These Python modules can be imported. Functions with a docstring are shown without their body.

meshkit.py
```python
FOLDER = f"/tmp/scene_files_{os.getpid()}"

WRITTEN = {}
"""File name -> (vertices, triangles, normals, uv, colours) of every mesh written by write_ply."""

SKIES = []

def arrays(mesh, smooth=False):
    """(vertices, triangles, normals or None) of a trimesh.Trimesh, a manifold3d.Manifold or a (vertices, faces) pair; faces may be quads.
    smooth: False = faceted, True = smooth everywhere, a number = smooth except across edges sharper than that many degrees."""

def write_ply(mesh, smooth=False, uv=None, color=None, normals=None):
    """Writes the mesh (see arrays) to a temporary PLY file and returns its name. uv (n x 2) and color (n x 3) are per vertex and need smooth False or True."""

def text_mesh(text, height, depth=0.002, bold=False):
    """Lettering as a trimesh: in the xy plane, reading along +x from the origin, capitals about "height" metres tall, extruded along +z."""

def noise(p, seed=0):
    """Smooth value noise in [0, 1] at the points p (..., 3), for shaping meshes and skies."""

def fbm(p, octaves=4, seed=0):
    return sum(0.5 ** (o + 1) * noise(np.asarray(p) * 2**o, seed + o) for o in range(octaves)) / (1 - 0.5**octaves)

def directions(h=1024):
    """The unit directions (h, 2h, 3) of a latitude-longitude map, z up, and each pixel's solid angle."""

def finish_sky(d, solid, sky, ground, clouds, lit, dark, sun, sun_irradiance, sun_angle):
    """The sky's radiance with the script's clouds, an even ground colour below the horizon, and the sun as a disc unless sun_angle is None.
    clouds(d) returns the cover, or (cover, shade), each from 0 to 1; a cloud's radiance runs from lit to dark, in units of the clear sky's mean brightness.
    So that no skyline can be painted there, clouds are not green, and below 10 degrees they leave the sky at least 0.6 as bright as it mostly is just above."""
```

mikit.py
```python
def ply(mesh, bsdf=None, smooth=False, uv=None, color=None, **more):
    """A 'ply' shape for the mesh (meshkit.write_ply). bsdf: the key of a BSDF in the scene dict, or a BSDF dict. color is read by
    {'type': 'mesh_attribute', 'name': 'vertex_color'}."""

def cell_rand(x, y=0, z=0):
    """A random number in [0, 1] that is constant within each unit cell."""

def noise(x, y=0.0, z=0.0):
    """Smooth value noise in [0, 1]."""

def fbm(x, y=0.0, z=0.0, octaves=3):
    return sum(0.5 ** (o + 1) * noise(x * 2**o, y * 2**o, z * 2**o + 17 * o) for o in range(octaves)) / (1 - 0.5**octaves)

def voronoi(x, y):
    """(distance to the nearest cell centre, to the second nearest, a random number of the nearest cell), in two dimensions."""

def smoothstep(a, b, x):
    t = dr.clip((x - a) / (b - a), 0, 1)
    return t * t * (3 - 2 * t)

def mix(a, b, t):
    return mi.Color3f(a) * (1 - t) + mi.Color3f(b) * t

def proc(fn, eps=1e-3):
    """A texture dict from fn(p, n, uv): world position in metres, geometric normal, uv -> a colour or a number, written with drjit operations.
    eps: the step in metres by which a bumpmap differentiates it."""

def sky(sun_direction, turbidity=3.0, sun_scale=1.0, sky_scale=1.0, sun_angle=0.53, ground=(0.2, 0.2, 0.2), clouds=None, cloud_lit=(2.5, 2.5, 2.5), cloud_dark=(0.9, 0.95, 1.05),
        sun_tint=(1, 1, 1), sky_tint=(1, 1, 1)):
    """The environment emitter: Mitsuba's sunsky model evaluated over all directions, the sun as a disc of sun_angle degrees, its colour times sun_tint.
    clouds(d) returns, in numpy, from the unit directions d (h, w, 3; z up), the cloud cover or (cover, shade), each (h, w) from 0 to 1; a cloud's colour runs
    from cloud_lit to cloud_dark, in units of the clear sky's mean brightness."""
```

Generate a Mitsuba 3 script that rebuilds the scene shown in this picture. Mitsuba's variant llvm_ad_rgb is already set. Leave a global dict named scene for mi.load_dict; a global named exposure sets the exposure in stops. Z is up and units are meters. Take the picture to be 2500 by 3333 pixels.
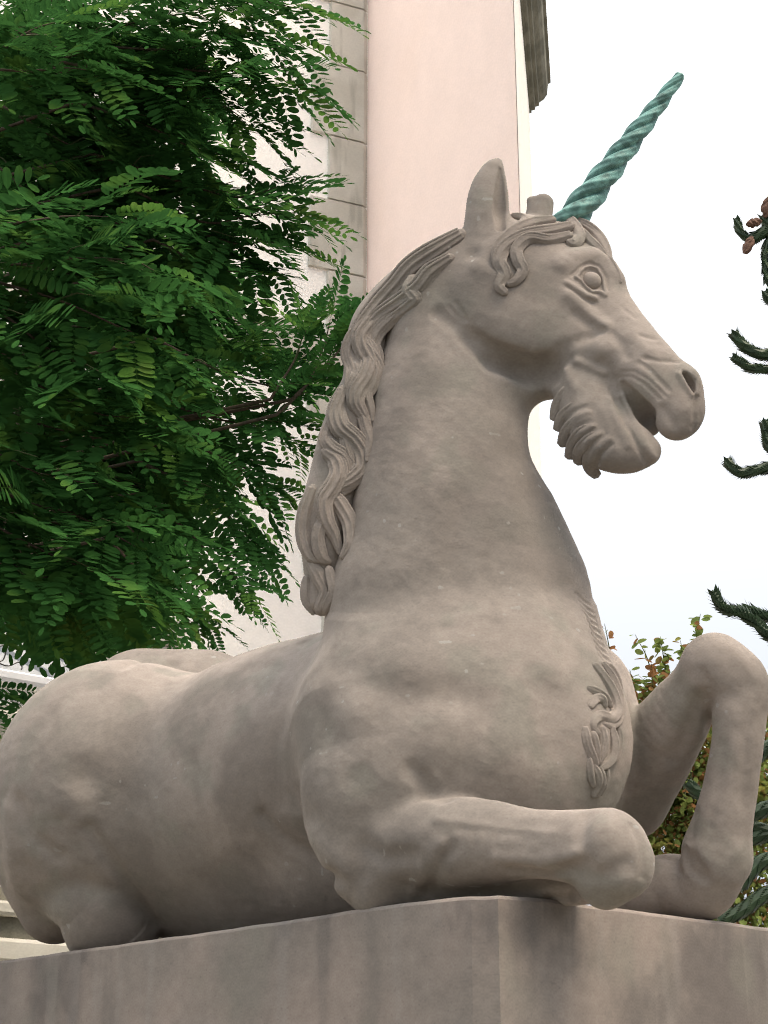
import math
import numpy as np
import drjit as dr
import mitsuba as mi
import trimesh
import mikit
import meshkit
from mikit import proc, noise, fbm, voronoi, smoothstep, mix

T4 = mi.ScalarTransform4f
scene, labels = {}, {}

# ------------------------------------------------------------------ camera, sky, exposure
EYE = np.array([0.0, 0.0, 1.6])
PITCH = math.radians(20.0)
AHEAD = np.array([0.0, math.cos(PITCH), math.sin(PITCH)])
scene['camera'] = {'type': 'perspective', 'fov': 25.22, 'fov_axis': 'x', 'near_clip': 0.1, 'far_clip': 2000.0,
                   'to_world': T4().look_at(EYE.tolist(), (EYE + AHEAD).tolist(), [0, 0, 1])}
SUN = (0.45, -0.40, 1.00)


def overcast(d):
    """A closed overcast sky: full cover, its zenith about three times as bright as its horizon."""
    return np.ones(d.shape[:2]), 1 - np.clip(d[..., 2], 0, 1)


scene['sky'] = mikit.sky(SUN, turbidity=3.0, sun_scale=0.30, sun_angle=26.0, clouds=overcast,
                         cloud_lit=(3.0, 3.0, 2.97), cloud_dark=(.66, .74, .88))
exposure = 2.93


# ------------------------------------------------------------------ helpers
def tag(key, label=None, category=None, group=None, kind=None):
    d = {}
    for n, v in (('label', label), ('category', category), ('group', group), ('kind', kind)):
        if v:
            d[n] = v
    labels[key] = d


def numbered(key):
    if key not in scene:
        return key
    i = 1
    while f'{key}_{i:03d}' in scene:
        i += 1
    return f'{key}_{i:03d}'


def put(key, mesh, bsdf, smooth=False, **more):
    key = numbered(key)
    scene[key] = mikit.ply(mesh, bsdf, smooth=smooth, **more)
    return key


def unit(v):
    v = np.asarray(v, float)
    return v / np.linalg.norm(v)


def catmull(p, n):
    p = np.asarray(p, float)
    q = np.vstack([2 * p[0] - p[1], p, 2 * p[-1] - p[-2]])
    out = []
    for i in range(len(p) - 1):
        a, b, c, d = q[i:i + 4]
        for t in np.arange(n) / n:
            out.append(.5 * (2 * b + (c - a) * t + (2 * a - 5 * b + 4 * c - d) * t * t + (3 * b - a - 3 * c + d) * t ** 3))
    return np.array(out + [p[-1]])


def box(lo, hi, bevel=0.0):
    lo, hi = np.minimum(lo, hi), np.maximum(lo, hi)
    if bevel <= 0:
        m = trimesh.creation.box(extents=hi - lo)
        m.apply_translation((lo + hi) / 2)
        return m
    c = []
    for s in range(3):
        g = np.full(3, bevel)
        g[s] = 0
        for a in (0, 1):
            for b in (0, 1):
                for e in (0, 1):
                    c.append([(lo + g)[0] if a == 0 else (hi - g)[0], (lo + g)[1] if b == 0 else (hi - g)[1], (lo + g)[2] if e == 0 else (hi - g)[2]])
    return trimesh.convex.convex_hull(np.array(c))


def framed(mesh, origin, ex, ey):
    """Moves a mesh built in (along, out, up) into the world: ex along the wall, ey out of it."""
    m = np.eye(4)
    m[:3, 0], m[:3, 1], m[:3, 2], m[:3, 3] = ex, ey, [0, 0, 1], origin
    mesh = mesh.copy()
    mesh.apply_transform(m)
    if np.linalg.det(m[:3, :3]) < 0:
        mesh.invert()
    return mesh


def solid(points, height):
    """A polygon raised to a prism along z."""
    import manifold3d
    m = manifold3d.CrossSection([np.asarray(points, float)], manifold3d.FillRule.NonZero).extrude(height).to_mesh()
    return trimesh.Trimesh(np.array(m.vert_properties[:, :3], float), np.array(m.tri_verts, int), process=False)


def profile(points, a0, a1):
    """A moulding: a closed profile of (out, up) points run from a0 to a1 along the wall."""
    m = solid(points, a1 - a0)
    m.vertices = np.column_stack([m.vertices[:, 2] + a0, m.vertices[:, 0], m.vertices[:, 1]])
    return m


def tube(path, radii, sides=8):
    path = np.asarray(path, float)
    tan = np.gradient(path, axis=0)
    tan /= np.linalg.norm(tan, axis=1, keepdims=True) + 1e-12
    ref = np.array([0, 0, 1.0]) if abs(tan[:, 2]).mean() < .8 else np.array([1.0, 0, 0])
    a = np.cross(tan, ref)
    a /= np.linalg.norm(a, axis=1, keepdims=True) + 1e-12
    b = np.cross(tan, a)
    th = np.arange(sides) * 2 * math.pi / sides
    r = np.broadcast_to(radii, len(path))[:, None, None]
    v = path[:, None] + r * (np.cos(th)[None, :, None] * a[:, None] + np.sin(th)[None, :, None] * b[:, None])
    n = len(path)
    f = []
    for i in range(n - 1):
        for j in range(sides):
            k = (j + 1) % sides
            f += [[i * sides + j, i * sides + k, (i + 1) * sides + k], [i * sides + j, (i + 1) * sides + k, (i + 1) * sides + j]]
    v = np.vstack([v.reshape(-1, 3), path[:1], path[-1:]])
    c0, c1 = len(v) - 2, len(v) - 1
    for j in range(sides):
        k = (j + 1) % sides
        f += [[c0, k, j], [c1, (n - 1) * sides + j, (n - 1) * sides + k]]
    return trimesh.Trimesh(v, np.array(f), process=False)


def join(ms):
    return trimesh.util.concatenate(ms)


# ------------------------------------------------------------------ materials
def rgb(c):
    return {'type': 'rgb', 'value': list(c)}


def grain(p, s):
    return noise(p.x * s, p.y * s, p.z * s)


def stone_colour(p, n, uv):
    big = fbm(p.x * 2.3, p.y * 2.3, p.z * 2.3, 4)
    mid = fbm(p.x * 9 + 5, p.y * 9, p.z * 7, 3)
    streak = fbm((p.x + p.y * .4) * 14, (p.y - p.x * .3) * 14, p.z * 1.6 + 3, 3)
    c = mix((.36, .318, .278), (.43, .37, .322), smoothstep(.35, .65, big))
    c = mix(c, (.32, .302, .256), smoothstep(.52, .70, mid) * .6)
    c = c * (.90 + .20 * fbm(p.x * 38, p.y * 38, p.z * 38, 2))
    c = mix(c, (.235, .205, .18), smoothstep(.47, .68, fbm(p.x * 3.4 + 11, p.y * 3.4, p.z * 2.8, 5)) * .62)
    c = mix(c, (.27, .235, .205), smoothstep(.55, .78, streak) * .35)
    speck = smoothstep(.80, .92, grain(p, 120))
    c = mix(c, (.2, .18, .165), speck * .18)
    light = smoothstep(.87, .93, grain(p, 48)) * smoothstep(.5, .7, grain(p, 5))
    c = mix(c, (.55, .54, .50), light * .45)
    return c * (.91 + .18 * grain(p, 230)) * mi.Color3f(.695, .698, .715)


def pedestal_colour(p, n, uv):
    h = (p.x * .67 + p.y * .74)
    g = (p.x * .74 - p.y * .67)
    streak = fbm(h * 11, g * 11, p.z * .9, 4)
    fine = fbm(h * 34, g * 34, p.z * 1.8 + 4, 3)
    big = fbm(p.x * 3 + 3, p.y * 3, p.z * 1.7, 4)
    c = mix((.33, .292, .255), (.42, .352, .302), smoothstep(.35, .66, big))
    c = mix(c, (.22, .20, .18), smoothstep(.54, .74, streak) * .42)
    c = mix(c, (.165, .15, .14), smoothstep(.46, .66, fbm(p.x * 3.3 + 2, p.y * 3.3, p.z * 2.2, 5)) * .75)
    c = mix(c, (.46, .40, .34), smoothstep(.60, .80, fine) * .25)
    c = c * (.90 + .20 * fbm(p.x * 30, p.y * 30, p.z * 30, 2))
    c = mix(c, (.42, .39, .355), smoothstep(.55, .72, fbm(h * 16 + 7, g * 16, p.z * 2.0, 3)) * .25)
    c = mix(c, (.30, .29, .24), smoothstep(.58, .75, fbm(p.x * 6, p.y * 6 + 9, p.z * 3, 3)) * .4)
    speck = smoothstep(.80, .92, grain(p, 110))
    c = mix(c, (.19, .17, .155), speck * .22)
    return c * (.91 + .18 * grain(p, 230)) * mi.Color3f(.70, .698, .72)


def stone_relief(p, n, uv):
    return .0016 * fbm(p.x * 60, p.y * 60, p.z * 60, 3) + .0005 * grain(p, 420)


def bumped(name, colour, relief, rough=.9, spec=.2):
    scene[name] = {'type': 'twosided', 'b': {'type': 'bumpmap', 'arbitrary': proc(relief, 8e-4), 'scale': 1.0,
                   'bsdf': {'type': 'principled', 'base_color': proc(colour), 'roughness': rough, 'specular': spec}}}


bumped('stone_mat', stone_colour, stone_relief)
bumped('pedestal_mat', pedestal_colour, stone_relief)


def verdigris(p, n, uv):
    a = fbm(p.x * 45, p.y * 45, p.z * 45, 3)
    b = grain(p, 300)
    c = mix((.075, .165, .15), (.17, .355, .32), smoothstep(.3, .7, a))
    c = mix(c, (.05, .075, .06), smoothstep(.60, .78, fbm(p.x * 30 + 3, p.y * 30, p.z * 30, 3)) * .5)
    return c * (.93 + .14 * b)


bumped('verdigris_mat', verdigris, lambda p, n, uv: .0002 * grain(p, 500), .55, .4)


def plaster(base, stain):
    def f(p, n, uv):
        c = mix(base, stain, smoothstep(.5, .8, fbm(p.x * 1.3, p.y * 1.3, p.z * .9, 4)) * .7)
        return c * (.95 + .10 * grain(p, 70)) * (.96 + .08 * fbm(p.x * 6, p.y * 6, p.z * 2.5, 3))
    return f


plaster_relief = lambda p, n, uv: .0028 * fbm(p.x * 55, p.y * 55, p.z * 55, 2)
bumped('cream_mat', plaster((.89, .875, .84), (.87, .845, .80)), plaster_relief, .95)
bumped('grey_plaster_mat', plaster((.66, .635, .595), (.62, .59, .55)), plaster_relief, .95)
bumped('pink_mat', plaster((.88, .725, .665), (.86, .70, .63)), plaster_relief, .95)


def grey_stone(p, n, uv):
    c = mix((.47, .455, .40), (.54, .525, .47), smoothstep(.35, .65, fbm(p.x * 3, p.y * 3, p.z * 3, 3)))
    c = mix(c, (.30, .295, .255), smoothstep(.55, .75, fbm(p.x * 13, p.y * 13, p.z * 1.7, 3)) * .6)
    return c * (.93 + .14 * grain(p, 120))


bumped('grey_stone_mat', grey_stone, lambda p, n, uv: .002 * fbm(p.x * 40, p.y * 40, p.z * 40, 3), .9)


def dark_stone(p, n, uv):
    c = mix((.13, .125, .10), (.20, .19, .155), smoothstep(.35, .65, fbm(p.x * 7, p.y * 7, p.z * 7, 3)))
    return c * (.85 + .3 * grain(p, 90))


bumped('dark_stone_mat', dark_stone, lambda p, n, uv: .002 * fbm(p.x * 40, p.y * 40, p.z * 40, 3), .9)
scene['white_metal_mat'] = {'type': 'twosided', 'b': {'type': 'principled', 'base_color': rgb((.82, .83, .86)), 'roughness': .35, 'specular': .5}}


def zinc(p, n, uv):
    return mix((.27, .29, .31), (.36, .38, .40), fbm(p.x * 3, p.y * 3, p.z * 1.2, 3)) * (.9 + .2 * grain(p, 40))


scene['zinc_mat'] = {'type': 'twosided', 'b': {'type': 'principled', 'base_color': proc(zinc), 'roughness': .5, 'metallic': .2}}
scene['cable_mat'] = {'type': 'twosided', 'b': {'type': 'principled', 'base_color': rgb((.02, .02, .02)), 'roughness': .5}}


def bark(p, n, uv):
    return mix((.055, .042, .032), (.13, .10, .075), fbm(p.x * 40, p.y * 40, p.z * 9, 3))


bumped('bark_mat', bark, lambda p, n, uv: .006 * fbm(p.x * 45, p.y * 45, p.z * 9, 3), .95)
scene['twig_mat'] = {'type': 'twosided', 'b': {'type': 'principled', 'base_color': rgb((.085, .10, .04)), 'roughness': .7}}


def leaf(name, a, b, c, rough=.42, trans=.7, spec=.5):
    def f(p, n, uv):
        k = mix(a, b, noise(p.x * 19, p.y * 19, p.z * 19))
        return mix(k, c, smoothstep(.6, .85, noise(p.x * 7 + 9, p.y * 7, p.z * 7)))
    scene[name] = {'type': 'principledthin', 'base_color': proc(f), 'roughness': rough, 'diff_trans': trans, 'eta': 1.4}


leaf('locust_leaf_mat', (.031, .096, .026), (.050, .148, .035), (.078, .175, .036), .34)
leaf('locust_young_mat', (.060, .15, .028), (.09, .19, .035), (.12, .20, .045))
leaf('green_leaf_mat', (.20, .28, .09), (.27, .33, .10), (.36, .35, .10))
leaf('russet_leaf_mat', (.30, .15, .075), (.38, .20, .09), (.28, .22, .08))


def needle_colour(p, n, uv):
    return mix((.018, .036, .018), (.042, .078, .036), noise(p.x * 25, p.y * 25, p.z * 25))


scene['needle_mat'] = {'type': 'twosided', 'b': {'type': 'principled', 'base_color': proc(needle_colour), 'roughness': .5, 'specular': .4}}
scene['cone_mat'] = {'type': 'twosided', 'b': {'type': 'principled', 'base_color': proc(lambda p, n, uv: mix((.09, .045, .03), (.17, .09, .06), noise(p.x * 60, p.y * 60, p.z * 60))), 'roughness': .8}}


def gravel(p, n, uv):
    d1, d2, r = voronoi(p.x * 45, p.y * 45)
    c = mix((.18, .168, .148), (.30, .285, .255), r)
    return c * (.6 + .4 * smoothstep(.0, .25, d2 - d1))


scene['gravel_mat'] = {'type': 'twosided', 'b': {'type': 'principled', 'base_color': proc(gravel), 'roughness': .95}}

# ------------------------------------------------------------------ blended stone bodies: a field of round cones, meshed by surface nets
@dr.syntax
def _eval(x, y, z, pb, n, bb, m):
    d = mi.Float(9.0) + 0 * x
    i = mi.UInt32(0)
    part = mi.Float(9.0) + 0 * x
    while i < n:
        j = i * 12
        q = dr.gather(mi.Float, pb, j + 8)
        iq = 1 / q
        ax, ay, az, ra = dr.gather(mi.Float, pb, j), dr.gather(mi.Float, pb, j + 1) * iq, dr.gather(mi.Float, pb, j + 2), dr.gather(mi.Float, pb, j + 3)
        bax, bay, baz = dr.gather(mi.Float, pb, j + 4) - ax, dr.gather(mi.Float, pb, j + 5) * iq - ay, dr.gather(mi.Float, pb, j + 6) - az
        pax, pay, paz = x - ax, y * iq - ay, z - az
        t = dr.clip((pax * bax + pay * bay + paz * baz) / (bax * bax + bay * bay + baz * baz + 1e-9), 0, 1)
        ex, ey, ez = pax - t * bax, pay - t * bay, paz - t * baz
        e = (dr.sqrt(ex * ex + ey * ey + ez * ez + 1e-12) - (ra + t * (dr.gather(mi.Float, pb, j + 7) - ra))) * dr.minimum(1, q)
        part = dr.minimum(part, e)
        e = part
        k = dr.gather(mi.Float, pb, j + 9)
        add = dr.gather(mi.Float, pb, j + 10) > 0
        h = dr.maximum(k - dr.abs(d - dr.select(add, e, -e)), 0) / k
        h = h * h * k * 0.25
        last = dr.gather(mi.Float, pb, j + 11) > 0
        d = dr.select(last, dr.select(add, dr.minimum(d, e) - h, dr.maximum(d, -e) + h), d)
        part = dr.select(last, mi.Float(9.0), part)
        i += 1
    i = mi.UInt32(0)
    near = mi.Float(9.0) + 0 * x
    while i < m:
        j = i * 9
        ax, ay, az = dr.gather(mi.Float, bb, j), dr.gather(mi.Float, bb, j + 1), dr.gather(mi.Float, bb, j + 2)
        bax, bay, baz = dr.gather(mi.Float, bb, j + 3) - ax, dr.gather(mi.Float, bb, j + 4) - ay, dr.gather(mi.Float, bb, j + 5) - az
        pax, pay, paz = x - ax, y - ay, z - az
        t = dr.clip((pax * bax + pay * bay + paz * baz) / (bax * bax + bay * bay + baz * baz + 1e-9), 0, 1)
        ex, ey, ez = pax - t * bax, pay - t * bay, paz - t * baz
        w = dr.gather(mi.Float, bb, j + 6)
        near = dr.minimum(near, ex * ex + ey * ey + ez * ez)
        last = dr.gather(mi.Float, bb, j + 8) > 0
        d -= dr.select(last, dr.gather(mi.Float, bb, j + 7) * dr.exp(-near / (w * w)), 0)
        near = dr.select(last, mi.Float(9.0), near)
        i += 1
    return d


def _field(prims, bumps):
    """prims rows: ax ay az ra bx by bz rb q k sign last ; bumps rows: ax ay az bx by bz w h last"""
    pb = mi.Float(np.ascontiguousarray(prims, np.float32).ravel())
    bb = mi.Float(np.ascontiguousarray(bumps, np.float32).ravel()) if len(bumps) else mi.Float(0)
    n, m = dr.opaque(mi.UInt32, len(prims)), dr.opaque(mi.UInt32, len(bumps))

    def ev(p):
        p = np.asarray(p, np.float32)
        x, y, z = (mi.Float(np.ascontiguousarray(p[:, c])) for c in range(3))
        return np.array(_eval(x, y, z, pb, n, bb, m))
    return ev

def surface(prims, bumps, h, disp=None, B=4):
    """The zero surface of the blended shape as (vertices, triangles), by surface nets with cell h in the blocks that the surface crosses."""
    prims = np.asarray(prims, float); bumps = np.asarray(bumps, float).reshape(-1, 9)
    F0 = _field(prims, bumps)
    F = F0 if disp is None else (lambda p: F0(p) + disp(p))
    pos = prims[prims[:, 10] > 0]
    r = np.maximum(pos[:, 3], pos[:, 7])[:, None] * np.stack([np.ones(len(pos)), np.maximum(pos[:, 8], 1), np.ones(len(pos))], 1) + 0.05
    lo = np.minimum(pos[:, 0:3], pos[:, 4:7]) - r; hi = np.maximum(pos[:, 0:3], pos[:, 4:7]) + r
    lo, hi = lo.min(0), hi.max(0); H = h * B
    nb = np.ceil((hi - lo) / H).astype(int) + 1
    I = np.stack(np.meshgrid(*[np.arange(k) for k in nb], indexing='ij'), -1).reshape(-1, 3)
    d = F(lo + (I + 0.5) * H)
    I = I[np.abs(d) < H * 1.45]
    L = np.stack(np.meshgrid(*[np.arange(B + 1)] * 3, indexing='ij'), -1).reshape(-1, 3)
    G = (I[:, None] * B + L[None])
    val = F((lo + G.reshape(-1, 3) * h)).reshape(-1, B + 1, B + 1, B + 1)
    n1, n2 = (nb[1] + 1) * B, (nb[2] + 1) * B
    key = lambda g: (g[..., 0] * n1 + g[..., 1]) * n2 + g[..., 2]
    ins = val < 0
    cs = np.stack([ins[:, a:a + B, b:b + B, c:c + B] for a in (0, 1) for b in (0, 1) for c in (0, 1)], -1)
    act = cs.any(-1) & ~cs.all(-1)
    bi, ci, cj, ck = np.nonzero(act)
    acc = np.zeros((len(bi), 3)); cnt = np.zeros(len(bi))
    for ax in range(3):
        for a in (0, 1):
            for b in (0, 1):
                o = [a, b]; o.insert(ax, 0); e = o.copy(); e[ax] = 1
                v0 = val[bi, ci + o[0], cj + o[1], ck + o[2]]; v1 = val[bi, ci + e[0], cj + e[1], ck + e[2]]
                s = (v0 < 0) != (v1 < 0); t = np.where(s, v0 / np.where(s, v0 - v1, 1), 0)
                p = np.array(o, float) + t[:, None] * (np.array(e) - np.array(o))
                acc += p * s[:, None]; cnt += s
    cell = I[bi] * B + np.stack([ci, cj, ck], 1)
    V = lo + (cell + acc / cnt[:, None]) * h
    K = key(cell); order = np.argsort(K); Ks = K[order]
    faces = []
    for ax in range(3):
        o = [slice(0, B)] * 3; e = o.copy(); e[ax] = slice(1, B + 1)
        s0, s1 = ins[(slice(None), *o)], ins[(slice(None), *e)]
        b, i, j, k = np.nonzero(s0 != s1); flip = s0[b, i, j, k]
        g = I[b] * B + np.stack([i, j, k], 1); u, w = (ax + 1) % 3, (ax + 2) % 3
        q = []
        for du, dw in ((0, 0), (-1, 0), (-1, -1), (0, -1)):
            c = g.copy(); c[:, u] += du; c[:, w] += dw
            x = np.searchsorted(Ks, key(c)); x = np.minimum(x, len(Ks) - 1)
            q.append(np.where(Ks[x] == key(c), order[x], -1))
        q = np.stack(q, 1); ok = (q >= 0).all(1); q, fl = q[ok], flip[ok]
        q = np.where(fl[:, None], q, q[:, ::-1]); faces.append(q)
    q = np.concatenate(faces)
    return V, np.vstack([q[:, [0, 1, 2]], q[:, [0, 2, 3]]])


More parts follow.
